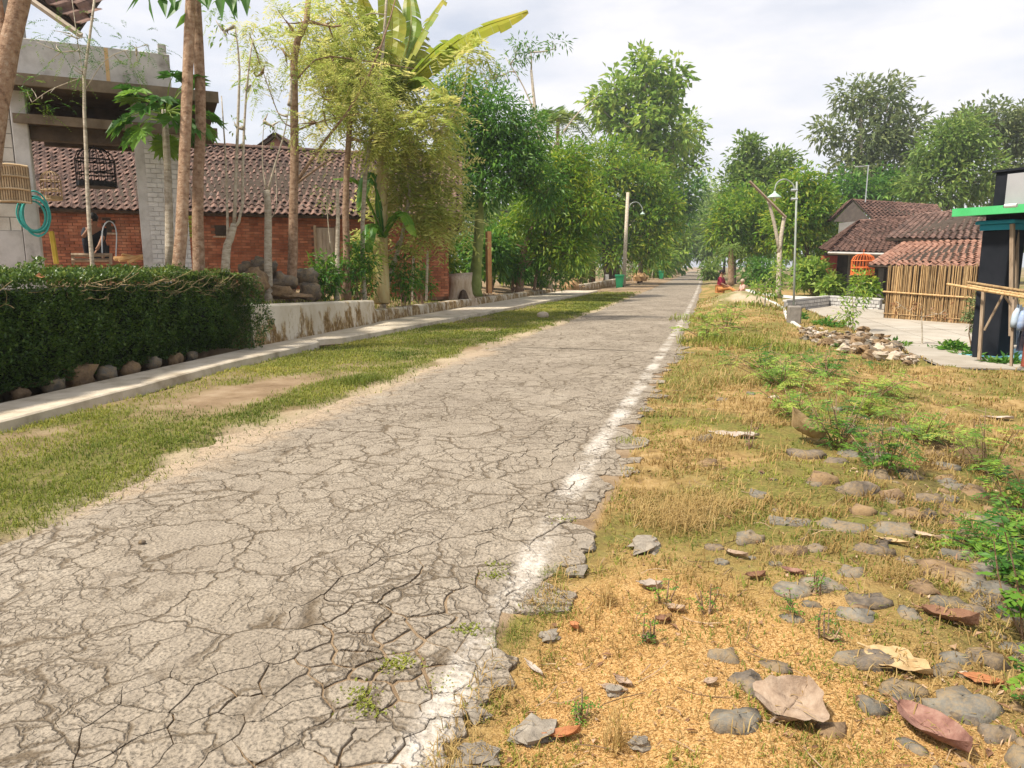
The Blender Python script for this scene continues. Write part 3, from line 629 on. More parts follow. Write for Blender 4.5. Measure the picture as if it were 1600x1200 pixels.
# ------------------------------------------------------------------ things in the porch
BAMB = pm('bamboo', [(.2, .11, .045), (.38, .24, .105), (.52, .37, .19)], 5, .6, .15, 30, .42, spec=.4, stretch=(5, 5, .8))
CANE = pm('cane', [(.4, .28, .15), (.56, .43, .27)], 8, .75, .2, 50, .2)
BLACKM = pm('black_metal', [(.012, .012, .014), (.025, .025, .027)], 6, .55, .1, 40, .1)
def birdcage(c, r, h, mat, label, dome=True, n=16, wire=.006, fill=None):
    c = np.asarray(c, float); t_ = thing('birdcage', label, 'birdcage', c)
    for k in range(n):
        a = 2*np.pi*k/n; d = np.array([math.cos(a), math.sin(a), 0]); m = MB()
        p = [c+d*r, c+d*r+[0, 0, h*.68]]
        if dome: p += [c+d*r*.85+[0, 0, h*.85], c+d*r*.5+[0, 0, h*.96], c+[0, 0, h]]
        else: p += [c+d*r+[0, 0, h]]
        tube(m, p, wire, 4); m.build('cage_bar', mat, t_)
    for z in (.02, .34, .67):
        m = MB(); a = np.linspace(0, 2*np.pi, 17); tube(m, np.c_[c[0]+r*np.cos(a), c[1]+r*np.sin(a), np.full(17, c[2]+z*h)], wire*1.6, 4, cap=False); m.build('hoop', mat, t_)
    m = MB(); lathe(m, [(r, 0), (r*1.03, .02), (r*1.03, h*.14), (r*.97, h*.14)], c); m.build('tray', fill or mat, t_)
    m = MB(); tube(m, [c+[0, 0, h], c+[0, 0, h+.12]], wire, 4); a = np.linspace(-1.2, 3.6, 8); tube(m, np.c_[c[0]+.03*np.cos(a), 0*a+c[1], c[2]+h+.14+.03*np.sin(a)], wire, 4); m.build('hook', mat, t_)
    m = MB(); tube(m, [c+[-r, 0, h*.4], c+[r, 0, h*.4]], wire*1.3, 5); m.build('perch', mat, t_)
    return t_
birdcage(at(152, 293, 14.2), .35, .77, BLACKM, 'large black domed birdcage hanging in the porch opening', n=18, wire=.009)
birdcage(at(82, 313, 13.6), .17, .54, CANE, 'small pale cane birdcage hanging beside the grey column', n=16)
# wicker cage on the block wall
c0 = at(20, 316, 11.6); wc = thing('wicker_cage', 'woven cane box cage leaning on the block wall above the hose', 'cage', c0)
for k in range(15): m = MB(); tube(m, [c0+np.array([*(ub*(-.24+.48*k/14)), 0.]), c0+np.array([*(ub*(-.24+.48*k/14)), .58])], .012, 5); m.build('cane', CANE, wc)
for z in (.0, .2, .4, .58): m = MB(); p = np.linspace(-.26, .26, 5); tube(m, [c0+np.array([*(ub*q+ob*.02), z+.02*math.cos(q*7)]) for q in p], .017, 5); m.build('rail', CANE, wc)
m = MB(); box(m, c0+[0, 0, .29]-np.array([*(ob*.1), 0]), (.49, .16, .58), AXB); m.build('cage_body', pm('woven_cane', [(.24, .16, .09), (.38, .27, .17)], 20, .9, .6, 60, .1), wc)
# coiled hose
hc = at(54, 334, 12.1); hz = thing('garden_hose', 'coiled turquoise garden hose hanging on the grey column', 'hose', hc)
TEAL = pm('turquoise_rubber', [(.03, .3, .27), (.05, .42, .38)], 6, .45, .1, 40, .15, spec=.4)
for k in range(7):
    m = MB(); a = np.linspace(0, 2*np.pi, 25); rx, rz = .19+R.normal(0, .02), .3+R.normal(0, .025); of = R.normal(0, .02, 2)
    tube(m, np.array([hc+np.array([*(ub*(rx*math.cos(q)+of[0])+ob*(.02+.015*k*.5)), rz*math.sin(q)-abs(of[1])]) for q in a]), .014, 6, cap=False, r=R.random()); m.build('hose_loop', TEAL, hz, True)
m = MB(); tube(m, [hc+[0, 0, .28]-np.array([*(ob*.12), 0]), hc+[0, 0, .28]+np.array([*(ob*.06), 0])], .012, 5); m.build('nail', DARKWOOD, hz)
# timber stack, posts, crates behind the hedge
for k, (x0, y0, x1, y1, r_) in enumerate([(186, 407, 246, 396, .035), (200, 410, 243, 392, .03), (178, 404, 232, 402, .04), (190, 398, 236, 406, .03)]):
    m = MB(); tube(m, [at(x0, y0, 13.2+.1*k), at(x1, y1, 13.8)], r_, 4); tag(m.build('timber_plank', pm('orange_wood', [(.5, .26, .09), (.66, .42, .2)], 5, .8, .3, 30, .25)), ['longest orange plank lying lowest', 'orange plank tilting up most steeply', 'nearly level orange plank', 'thin orange plank dipping to the right'][k]+' in the pile behind the hedge', 'plank', 'planks piled behind the hedge')
m = MB(); tube(m, [at(80, 362, 12.8), at(88, 412, 12.8)], .045, 5); tag(m.build('yellow_post', pm('yellow_paint', [(.45, .3, .03), (.6, .42, .06)], 5, .7, .2, 30, .1)), 'short yellow wooden post beside the porch column', 'post')
cr_ = thing('wooden_crate', 'low brown wooden crate on the porch in front of the seated person', 'crate', at(144, 412, 14.))
for z in (.02, .12): 
    m = MB(); tube(m, [at(112, 408, 13.9)+[0, 0, z], at(175, 408, 14.2)+[0, 0, z]], .035, 4); m.build('slat', WOOD, cr_)
for px in (114, 144, 173): m = MB(); tube(m, [at(px, 413, 14.1), at(px, 396, 14.1)], .04, 4); m.build('crate_post', WOOD, cr_)
ys_ = thing('yellow_shutter', 'yellow green louvred shutter board beside the white pier', 'shutter', at(297, 374, 13.9))
for k in range(5): m = MB(); tube(m, [at(288, 340+7*k, 13.9), at(306, 340+7*k, 13.9)], .035, 4); m.build('louvre', pm('lime_paint', [(.42, .45, .05), (.55, .55, .1)], 5, .6, .1, 30, .1), ys_)
for px in (287, 307): m = MB(); tube(m, [at(px, 335, 13.9), at(px, 374, 13.9)], .025, 4); m.build('frame', _mats['lime_paint'], ys_)
# ------------------------------------------------------------------ plants
BARK = pm('brown_bark', [(.11, .065, .04), (.27, .165, .1), (.36, .24, .155), (.44, .33, .24)], 9, .9, .9, 26, .15, stretch=(1.3, 1.3, 1.6), bdist=.03)
BARKP = pm('pale_bark', [(.2, .16, .11), (.42, .36, .27), (.56, .5, .4)], 8, .9, .7, 26, .12, stretch=(1, 1, 2.5), bdist=.02)
BARKD = pm('dark_bark', [(.05, .035, .025), (.11, .08, .055)], 6, .95, .5, 25, .15)
BARKG = pm('green_bark', [(.13, .16, .035), (.2, .24, .06), (.27, .3, .1)], 3, .75, .3, 30, .1)
L_DARK = leafm('dark_leaf', [(.1, (.03, .085, .018)), (.5, (.085, .22, .03)), (.85, (.24, .4, .05))], .42)
L_MANGO = leafm('mango_leaf', [(.1, (.03, .095, .014)), (.4, (.115, .26, .024)), (.68, (.29, .4, .035)), (.92, (.56, .49, .055))], .45)
L_LIGHT = leafm('light_leaf', [(.1, (.07, .15, .025)), (.45, (.2, .34, .05)), (.75, (.4, .5, .09)), (.95, (.6, .56, .13))], .45)
L_YEL = leafm('feathery_leaf', [(.1, (.2, .28, .05)), (.4, (.4, .47, .1)), (.7, (.58, .58, .18)), (.95, (.72, .62, .24))], .55)
L_HEDGE = leafm('hedge_leaf', [(.1, (.02, .05, .012)), (.45, (.06, .12, .022)), (.75, (.15, .22, .035)), (.96, (.34, .33, .07))], .3, .35)
L_FAR = leafm('far_leaf', [(.1, (.06, .12, .03)), (.5, (.17, .28, .055)), (.9, (.36, .43, .1))], .42, .6)
L_GREY = leafm('grey_green_leaf', [(.1, (.07, .105, .045)), (.5, (.18, .235, .09)), (.9, (.36, .38, .15))], .42, .6)
L_FERN = leafm('fern_leaf', [(.1, (0.024, 0.084, 0.014)), (.5, (0.072, 0.204, 0.024)), (.9, (0.240, 0.360, 0.036))], .35)
L_BAN = leafm('banana_leaf', [(.1, (.09, .18, .02)), (.5, (.22, .32, .035)), (.9, (.48, .42, .06))], .5, .4)

def clumps(lobes, n, dp, dens=.55, flat=1., seed=0, deep=.45):
    """n clump centres in the lobes [(px, py, rx, ry)] at depth dp (metres); shell-biased with a lumpy outline"""
    out, cen = [], []
    ar = np.array([l[2]*l[3] for l in lobes], float); ar /= ar.sum()
    for l, w in zip(lobes, ar):
        d0 = dp+(l[4] if len(l) > 4 else 0); c = at(l[0], l[1], d0); k = max(2, int(n*w)); rx, rz = l[2]*d0/F, l[3]*d0/F
        d = nrm(R.normal(0, 1, (k, 3))); rad = (deep+(1-deep)*R.random(k)**.6)*(.62+.62*fbm(d*1.9+c, seed+3, 2))
        p = c+d*rad[:, None]*np.array([rx, rx*.95, rz]); out.append(p); cen.append(np.repeat(c[None], k, 0))
    return np.concatenate(out), np.concatenate(cen)
def foliage(mb, cp, cc, k, L, W, spread, down=.25, outw=.8, droop=.15, rjit=.55):
    """k leaves round each clump centre"""
    n = len(cp); base = np.repeat(cp, k, 0); o = nrm(R.normal(0, 1, (n*k, 3))); P = base+o*spread*(R.random((n*k, 1))**.6)
    D = o*.9+outw*nrm(base-np.repeat(cc, k, 0))*.6+np.array([0, 0, -down*.7])+R.normal(0, .35, (n*k, 3))
    rc = np.repeat(R.random(n), k)*(1-rjit)+R.random(n*k)*rjit
    leaves(mb, P, D, L*(.6+.7*R.random(n*k)), W*(.6+.7*R.random(n*k)), r=rc, droop=droop)
def fronds(mb, P, D, L, npair=10, lw=.012, ll=.05, droop=.35, r=None, wood=None):
    """feathery pinnate leaves: rows of narrow leaflets either side of a drooping stalk"""
    n = len(P); D = nrm(D); L = np.broadcast_to(L, (n,)); t = np.linspace(.12, 1, npair)
    side = nrm(np.cross(D, np.array([0, 0, 1.])+R.normal(0, .15, (n, 3))))
    pos = P[:, None]+D[:, None]*(L[:, None]*t)[..., None]-np.array([0, 0, 1.])*(droop*L[:, None]*t**2)[..., None]
    taper = np.sin(np.pi*(.15+.8*t))*.6+.5; rr = R.random(n) if r is None else np.broadcast_to(r, (n,))
    for sg in (-1, 1):
        dd = nrm(side*sg+D*.45-np.array([0, 0, .25]))[:, None]+R.normal(0, .12, (n, npair, 3))
        leaves(mb, pos.reshape(-1, 3), dd.reshape(-1, 3), np.tile(ll*taper, n), lw, r=np.repeat(rr, npair), fold=.05)
def twigs(mb, start, cp, cc, n, r0=.012, sag=.05):
    """thin branches from the start points to n of the clump centres"""
    idx = R.choice(len(cp), min(n, len(cp)), replace=False); S_ = np.asarray(start, float)
    for i in idx:
        e = cp[i]; j = np.argmin(((S_-e)**2).sum(1)); s = S_[j]; mid = (s+e)/2+R.normal(0, .12, 3)*np.linalg.norm(e-s)*.4
        tube(mb, smoothpath([s, mid, e], 5), np.linspace(r0, r0*.25, 5), 4, .5)
def trunkpath(pix, d, n=9, jit=0.):
    p = np.array([at(x, y, d+(q[0] if q else 0)) for x, y, *q in pix]); p = smoothpath(p, n)
    return p
def tree(name, label, pix, d, r0, r1, bark, lobes, ncl, k, L, W, spread, lm, branches=8, seed=0, base=None, group=None, limb=None, down=.25, dens=.5, fl=None, cat='tree', stems=(), deep=.45, droop=.15):
    path = trunkpath(pix, d); b = path[0].copy(); gzb = g1(b[0], b[1])
    if base is None: path = np.vstack([[b[0], b[1], min(gzb-.1, b[2]-.05)], path]) if b[2] > gzb else path
    t_ = thing(name, label, cat, (b[0], b[1], gzb), group)
    m = MB(); rr = np.linspace(r0, r1, len(path)); rr[0] *= 1.35; tube(m, path, rr, 9, .5, jit=.12)
    starts = list(path[len(path)//2:])
    for s in stems:
        p = trunkpath(s[0], d, 8); tube(m, p, np.linspace(s[1], s[2], 8), 7, .5, jit=.1); starts += list(p[3:])
    m.build('trunk', bark, t_, True)
    cp, cc = clumps(lobes, ncl, d, seed=seed, deep=deep)
    wood = MB()
    for l in lobes:
        c = at(l[0], l[1]+l[3]*.3, d+(l[4] if len(l) > 4 else 0)); S_ = np.array(starts); s = S_[np.argmin(((S_-c)**2).sum(1))]
        p = smoothpath([s, (s+c)/2+R.normal(0, .08, 3)*np.linalg.norm(c-s), c], 6); tube(wood, p, np.linspace(r1*.75, r1*.3, 6), 5, .5); starts += list(p[2:])
    twigs(wood, starts, cp, cc, branches*4, r1*.35+.004)
    stuff(wood.build('branches', bark, t_, True))
    m = MB(); foliage(m, cp, cc, k, L, W, spread, down, droop=droop)
    if fl: fl(m, cp, cc)
    m.build('crown', lm, t_)
    return t_

# ---- clipped hedge
y0, y1 = 2.2, 10.35; n = 80000
hd = thing('clipped_hedge', 'dark green clipped hedge with sunlit yellow painted into its top along the footway', 'hedge', (-7.6, 6.5, .3))
def hx(y, z): return kback(y)-.12-.04*z
s_ = R.random(n); yv = y0+(y1-y0)*R.random(n); 
fr_ = s_ < .56; tp_ = (s_ >= .56) & (s_ < .86); en_ = s_ >= .86
zv = .18+1.21*R.random(n); xv = np.where(fr_, hx(yv, zv), hx(yv, 1.4)-1.15*R.random(n)); zv = np.where(tp_, 1.39, zv); yv = np.where(en_, y1, yv)
p = np.c_[xv, yv, zv]; bump_ = (fbm(p*1.7, 101)-.5)*.4+(fbm(p*5, 102)-.5)*.2
dirn = np.where(fr_[:, None], [[1., 0, .1]], np.where(tp_[:, None], [[0., 0, 1.]], [[.2, 1., .1]]))
und = np.where(fr_ | en_, sst(.6, .2, zv)*.22, 0)
rnd_c = np.minimum(sst(0, .3, 1.42-zv), 1)
p = p+dirn*(bump_-und+R.normal(0, .025, n))[:, None]; p[:, 0] -= np.where(fr_, (1-rnd_c)*.1, 0); p[:, 1] -= np.where(en_, (1-rnd_c)*.15, 0)
hole = fbm(p*3.1, 103); kp = (hole > .27) | tp_; p, dirn = p[kp], dirn[kp]
m = MB(); D = dirn*.8+R.normal(0, .7, p.shape)+[0, 0, .25]
top_lit = sst(1.15, 1.4, p[:, 2]); rr = np.clip(R.random(len(p))*.62+top_lit*.42*R.random(len(p))+sst(8.5, 9.9, p[:, 1])*.1, 0, 1)  # leaves yellower towards the top: sunlight on the hedge put into colour
leaves(m, p-nrm(D)*.02, D, .032+.026*R.random(len(p)), .02+.012*R.random(len(p)), r=rr)
m.build('foliage', L_HEDGE, hd)
m = MB()
for k in range(170):
    y_ = y0+(y1-y0)*R.random()**.3; z_ = 1.08+.32*R.random(); x_ = hx(y_, z_)+.02-(.6*R.random() if z_ > 1.3 else 0); s = np.array([x_, y_, z_]); e = s+np.array([R.normal(.05, .06), R.normal(.1, .16), R.normal(.06, .07)]); tube(m, smoothpath([s, (s+e)/2+R.normal(0, .03, 3), e], 4), [.004, .003, .003, .002], 3, R.random(), False)
stuff(m.build('twigs', pm('dry_twig', [(.22, .15, .07), (.4, .3, .16)], 8, .9, .1, 30, .3), hd))
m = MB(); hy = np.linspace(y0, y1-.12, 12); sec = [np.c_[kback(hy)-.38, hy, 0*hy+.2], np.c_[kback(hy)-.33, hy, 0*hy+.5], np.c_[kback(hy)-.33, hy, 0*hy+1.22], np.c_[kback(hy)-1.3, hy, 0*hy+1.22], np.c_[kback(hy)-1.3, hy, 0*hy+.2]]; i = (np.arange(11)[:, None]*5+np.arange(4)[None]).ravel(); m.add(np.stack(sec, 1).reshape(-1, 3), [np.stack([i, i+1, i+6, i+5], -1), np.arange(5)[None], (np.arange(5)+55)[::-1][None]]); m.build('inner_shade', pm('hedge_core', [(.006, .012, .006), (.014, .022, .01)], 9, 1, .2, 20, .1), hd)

# ---- slim trees behind the hedge
tree('leaning_tree', 'thick brown leaning trunk at the left edge in front of the block wall', [(-34, 400), (-14, 230), (6, 110), (22, 40), (44, -60)], 9.6, .15, .12, BARK, [(60, -60, 60, 30)], 20, 5, .1, .03, .3, L_DARK, 1, stems=[([(2, 130), (4, 60), (-8, -30)], .07, .05)])
def feath(nf, L, ll=.05, lw=.012, np_=10, droop=.4):
    def f(m, cp, cc):
        i = R.integers(0, len(cp), nf); P = cp[i]+R.normal(0, .12, (nf, 3)); D = nrm(P-cc[i])*.5+R.normal(0, .6, (nf, 3))+[0, 0, -.1]
        fronds(m, P, D, L*(.6+.8*R.random(nf)), np_, lw, ll, droop)
    return f
tree('slender_sapling', 'thin pale sapling with wispy feathery leaves in front of the porch opening', [(144, 412), (138, 330), (134, 220), (131, 130), (140, 60), (150, -20)], 11.3, .035, .017, BARKP,
     [(95, 75, 50, 22), (130, 110, 30, 12), (65, 150, 40, 16), (215, 90, 45, 26), (110, 48, 35, 16)], 26, 2, .05, .012, .15, L_FERN, 5, fl=feath(150, .22), stems=[([(131, 125), (122, 70), (112, -5)], .01, .005), ([(133, 140), (170, 90), (230, 70)], .008, .004), ([(131, 120), (80, 140), (50, 160)], .008, .004)])
# papaya
def papaya(name, label, base, top, d, r0, nl, L, lm=L_DARK, fruit=True):
    path = trunkpath([base, ((base[0]+top[0])/2+2, (base[1]+top[1])/2), top], d); b = path[0]; t_ = thing(name, label, 'tree', b)
    m = MB(); tube(m, path, np.linspace(r0*1.2, r0*.8, len(path)), 8, .5, jit=.1); m.build('trunk', BARKP, t_, True)
    tp = path[-1]
    for k in range(nl):
        a = 2*np.pi*k/nl+R.normal(0, .3); el = R.uniform(-.75, .8); dd = np.array([math.cos(a)*math.cos(el), math.sin(a)*math.cos(el), math.sin(el)]); ps = smoothpath([tp-[0, 0, .25*R.random()], tp+dd*L*.55+[0, 0, .06], tp+dd*L], 5)
        m = MB(); tube(m, ps, [.011, .009, .008, .007, .006], 4, .5); lf = m.build('leaf_stalk', L_LIGHT, t_)
        m = MB(); c = ps[-1]; out = nrm(dd+[0, 0, -.5]); s = nrm(np.cross(out, [0, 0, 1.])); up = np.cross(s, out); nl_ = 9; ang = np.linspace(-2.3, 2.3, nl_); ln = L*.5*(1-.25*np.abs(ang)/2.3)
        D = np.cos(ang)[:, None]*out+np.sin(ang)[:, None]*s; rr = R.random()*.8
        leaves(m, np.repeat(c[None], nl_, 0), D+R.normal(0, .05, (nl_, 3)), ln, ln*.4, r=rr+.1*R.random(nl_), up=up, droop=.15)
        for q in (-1, 1):
            P2_ = c+D*ln[:, None]*.45; leaves(m, P2_, D+q*.9*np.cross(D, up), ln*.42, ln*.16, r=rr, up=up, droop=.1)
        m.build('leaf', lm, lf)
    return t_
papaya('papaya_tree', 'papaya tree with drooping lobed dark leaves in front of the white pier', (265, 416), (257, 172), 11.9, .06, 26, .7)
tree('twin_trunk_tree', 'straight reddish brown trunk with knots, left of the tall pair', [(279, 416), (285, 330), (288, 240), (293, 120), (298, 0), (302, -90)], 11.3, .1, .072, BARK, [(240, -70, 80, 30), (360, -75, 80, 30)], 30, 4, .3, .09, .3, L_DARK, 2, down=.7)
tree('twin_trunk_tree', 'straight brown trunk with ragged bark, right of the tall pair', [(311, 416), (309, 300), (314, 190), (311, 90), (306, 0), (303, -80)], 11.7, .095, .075, BARK, [(330, -60, 90, 30)], 14, 4, .3, .09, .3, L_DARK, 2, down=.7)
m = MB(); P_ = []; D_ = []
for px, py, dx, dy in [(222, -12, -22, 28), (232, -12, 8, 42), (252, -12, 6, 34), (268, -10, 4, 22), (285, -2, -22, 28), (290, 20, -14, 22), (325, -15, 0, 28), (345, -18, 2, 44), (353, -16, 16, 40), (384, -22, 2, 42), (300, -15, 24, 26), (373, -14, -8, 28), (212, -16, -14, 14), (240, -16, 18, 14)]:
    a, b = at(px, py, 11.2), at(px+dx, py+dy, 11.1); P_.append(a); D_.append(b-a)
P_, D_ = np.array(P_), np.array(D_); ln = np.linalg.norm(D_, axis=1)
mlt = thing('overhanging_branch', 'dark green pointed leaves hanging from a branch into the top of the picture', 'branch', P_.mean(0))
for k in range(len(P_)):
    m = MB(); leaves(m, P_[k:k+1], D_[k:k+1], ln[k]*1.15, ln[k]*.36, up=np.array([[-_sy, _cy, 0.]])*-1, r=R.random()*.6, wide=.42); m.build('leaf', L_DARK, mlt)
m = MB(); tube(m, smoothpath([at(300, -60, 11.3), at(270, -20, 11.2), at(215, -18, 11.2)], 7), .012, 5); tube(m, smoothpath([at(305, -60, 11.3), at(345, -25, 11.2), at(388, -26, 11.2)], 7), .012, 5); m.build('stem', BARKG, mlt, True)
# pale multi-stem trees
tree('forked_pale_tree', 'pale smooth tree forking low into several upright stems before the brick wall', [(352, 418), (355, 385), (360, 372), (366, 350)], 13.6, .085, .06, BARKP,
     [(392, 128, 26, 14), (370, 195, 9, 12), (350, 40, 30, 30)], 16, 4, .13, .05, .16, L_LIGHT, 2, fl=feath(40, .2),
     stems=[([(366, 350), (368, 290), (372, 180), (374, 100), (367, 40)], .04, .012), ([(364, 358), (378, 330), (380, 230), (386, 130), (395, 60)], .035, .012), ([(356, 378), (355, 330), (352, 240), (346, 150)], .03, .01)])
tree('pollarded_tree', 'whitish cut trunk with thin new shoots between the forked tree and brown trunk', [(420, 466), (419, 400), (419, 330), (417, 298)], 14.6, .085, .065, BARKP,
     [(425, 190, 20, 22), (455, 120, 16, 16)], 14, 3, .1, .035, .2, L_LIGHT, 2, fl=feath(30, .2), stems=[([(418, 300), (432, 250), (445, 205), (452, 165)], .025, .008), ([(416, 300), (410, 250), (412, 190)], .018, .006), ([(421, 345), (432, 320), (430, 250)], .014, .006)])
tree('brown_branching_tree', 'straight brown tree with crooked bare branches and wispy leaves', [(455, 456), (458, 390), (459, 300), (461, 200), (459, 110), (463, 66), (478, 40), (484, -30)], 15.4, .115, .058, BARK,
     [(440, 60, 70, 50), (560, 110, 60, 40), (500, 190, 50, 30), (400, 110, 35, 30), (520, 30, 60, 40)], 70, 4, .1, .025, .3, L_YEL, 8, fl=feath(480, .4, .12, .024), stems=[([(460, 290), (500, 230), (560, 150), (600, 60), (620, -10)], .04, .012), ([(459, 290), (500, 260), (535, 240)], .03, .01), ([(461, 205), (500, 190), (560, 178)], .025, .008), ([(459, 130), (500, 90), (570, 95), (650, 108)], .02, .008), ([(458, 200), (436, 180), (400, 80)], .018, .006)])
tree('knotted_trunk', 'dark knotted upright trunk just left of the banana plant', [(541, 476), (542, 400), (540, 330), (542, 270), (546, 200), (550, 150)], 17.6, .1, .06, BARK, [(520, 150, 50, 50), (590, 200, 50, 40)], 50, 5, .12, .028, .35, L_YEL, 4, fl=feath(420, .5, .12, .024))
tree('thin_pale_sapling', 'thin pale straight sapling in front of the wooden door', [(527, 462), (527, 400), (528, 340), (527, 295)], 17, .058, .04, BARKP, [(515, 300, 22, 22)], 8, 3, .08, .03, .15, L_LIGHT, 1, fl=feath(14, .2), stems=[([(517, 390), (512, 340), (510, 295)], .015, .01)])
# banana plant
def banana_leaf(base, ctrl, width, par, lm, tear=.5, seg=22):
    p = smoothpath([base]+list(ctrl), seg); t_ = nrm(np.gradient(p, axis=0)); w = nrm(np.cross(t_, [0, 0, 1.])); up = np.cross(w, t_)
    prof = np.sin(np.pi*np.clip(np.linspace(.06, .99, seg), 0, 1))**.55*width/2
    m = MB(); tube(m, p, np.linspace(.03, .008, seg), 5, .85); rr = R.random()*.5+.3
    for sg in (-1, 1):
        off = 0.
        for k in range(seg-1):
            if R.random() < tear: off = R.normal(0, .14)
            a0, a1 = p[k], p[k+1]; e0 = a0+sg*w[k]*prof[k]*.93+up[k]*(.12+off)*prof[k]-[0, 0, prof[k]*.45]; e1 = a1+sg*w[k+1]*prof[k+1]*.93+up[k+1]*(.12+off)*prof[k+1]-[0, 0, prof[k+1]*.45]
            mi0, mi1 = (a0+e0)/2+up[k]*.05*width, (a1+e1)/2+up[k+1]*.05*width; g = .985 if R.random() < tear else 1.
            m.add([a0, a1, mi1*g+mi0*(1-g), mi0, e1*g+e0*(1-g), e0], [np.array([[0, 1, 2, 3]]), np.array([[3, 2, 4, 5]])], np.clip(rr+R.normal(0, .08)+(.25 if k > seg*.75 else 0), 0, 1))
    return m.build('leaf', lm, par)
bb = at(598, 474, 19.); ban = thing('banana_plant', 'tall banana plant with big torn yellow green leaves', 'plant', bb)
m = MB(); pth = trunkpath([(597, 474), (595, 400), (596, 300), (602, 200), (604, 165)], 19.); tube(m, pth, np.linspace(.22, .12, len(pth)), 10, .5, jit=.08); m.build('trunk', pm('banana_stem', [(.4, .26, .12), (.55, .45, .22), (.5, .46, .26)], 3, .8, .4, 30, .1, stretch=(4, 4, .5)), ban, True)
tp = pth[-1]
for px, py, dd, w_, mid in [(825, 18, -1.2, .66, (720, 60, -.6)), (590, -60, .2, .6, (612, 30, 0)), (520, -30, -.6, .55, (560, 50, -.3)), (690, 150, -1.2, .5, (655, 120, -.5)), (500, 120, .9, .5, (548, 95, .4)), (640, -20, .8, .5, (640, 60, .4)), (655, 40, 1.2, .6, (650, 90, .6)), (725, 90, -.4, .6, (690, 70, -.2)), (560, -20, -1., .55, (585, 60, -.5)), (700, -10, .5, .5, (660, 50, .2)), (540, 160, -1.3, .42, (560, 130, -.6))]:
    banana_leaf(tp+[0, 0, .05], [at(mid[0], mid[1], 19+mid[2]), at(px, py, 19+dd)], w_*1.36, ban, L_BAN)
for px, py, dd, w_, mid in [(560, 330, -.8, .34, (580, 270, -.3)), (520, 280, -.5, .35, (560, 285, -.3)), (650, 370, -.9, .3, (625, 330, -.4)), (575, 395, -.9, .3, (580, 350, -.5))]:
    banana_leaf(at(598, 370, 18.8), [at(mid[0], mid[1], 18.8+mid[2]), at(px, py, 18.8+dd)], w_*1.36, ban, L_FERN)
for k in range(7):
    a = R.uniform(-1, 1); b0 = tp-[0, 0, .1+.2*R.random()]; m = MB(); e = b0+[.25*a, -.12, -.5-.5*R.random()]; pp = smoothpath([b0, b0+[.2*a, -.15, .02], e], 8); 
    for q in range(7): m.add([pp[q]-[.04, 0, 0], pp[q]+[.04, 0, 0], pp[q+1]+[.04, 0, 0], pp[q+1]-[.04, .02, 0]], np.array([[0, 1, 2, 3]]))
    m.build('dead_leaf', pm('dead_leaf', [(.2, .1, .04), (.38, .21, .09)], 9, .9, .4, 30, .25), ban)
tree('wispy_yellow_tree', 'tall wispy yellow green tree in front of the banana leaves', [(570, 470), (566, 380), (572, 260), (590, 150), (600, 60), (606, -40)], 17.9, .07, .03, BARKP,
     [(540, 30, 46, 40), (520, 110, 40, 40), (570, 180, 50, 36), (640, 215, 50, 30), (690, 190, 34, 36), (500, 60, 30, 40), (590, 120, 36, 30), (730, 90, 26, 26)], 150, 7, .18, .03, .45, L_YEL, 8, fl=feath(620, .6, .22, .045, 8, .6))
# feathery shrub mass over the banana
tree('feathery_shrub_tree', 'light yellow green feathery tree drooping over the low wall', [(598, 474), (610, 430), (628, 370), (640, 300), (635, 240)], 19.4, .085, .035, BARKP,
     [(650, 320, 55, 60), (690, 325, 40, 42), (620, 260, 55, 50), (650, 230, 60, 40), (600, 385, 36, 30), (690, 270, 35, 40), (600, 130, 70, 60), (660, 190, 50, 40)], 90, 6, .24, .045, .5, L_YEL, 8, fl=feath(900, .7, .26, .055, 8, .45))
for k, (px, d_, hgt, n_, sp) in enumerate([(505, 16.8, 70, 80, 30), (560, 17.8, 100, 110, 36), (630, 19.5, 75, 70, 32), (660, 21.5, 55, 40, 24)]):
    b = at(px, 470, d_); b[2] = g1(b[0], b[1]); t_ = thing('broadleaf_shrub', ['bluish green leafy shrub beside the black boulder', 'dense dark shrub at the foot of the knotted trunk', 'drooping shrub at the foot of the banana plant', 'small shrub between the banana plant and tree stump'][k], 'shrub', b, 'shrubs under the garden trees')
    m = MB(); cp, cc = clumps([(px, 470-hgt*.55, sp, hgt*.6)], n_, d_, deep=.1); foliage(m, cp, cc, 9, .15, .055, .16, .5); fronds(m, cp, R.normal(0, 1, cp.shape), .3, 8, .02, .08); m.build('foliage', L_FERN, t_)
    m = MB(); twigs(m, [b], cp, cc, 14, .012); m.build('stems', BARK, t_)

# ---- the big garden and roadside trees
tree('green_trunk_tree', 'dense dark green tree with smooth green flared trunk behind the stump', [(742, 452), (744, 420), (748, 370), (749, 320), (752, 260)], 29.0, .27, .15, BARKG,
     [(770, 190, 62, 50), (735, 220, 50, 50), (800, 250, 55, 50), (755, 285, 60, 40), (820, 215, 40, 40), (715, 150, 40, 35), (850, 290, 35, 40), (700, 260, 35, 40)], 930, 17, .25, .085, .45, L_DARK, 12, down=.35)
tree('mango_tree', 'rounded mango tree with glossy narrow leaves behind the crooked brown trunk', [(812, 448), (815, 410), (826, 370), (845, 335)], 34.0, .2, .11, BARK,
     [(870, 290, 55, 45), (845, 330, 55, 40), (900, 330, 60, 45), (880, 250, 50, 36), (800, 370, 40, 30), (890, 390, 40, 30), (850, 385, 30, 30)], 720, 17, .32, .09, .5, L_MANGO, 10, stems=[([(814, 420), (835, 395), (852, 360)], .1, .06), ([(810, 430), (826, 415), (835, 400)], .07, .04)])
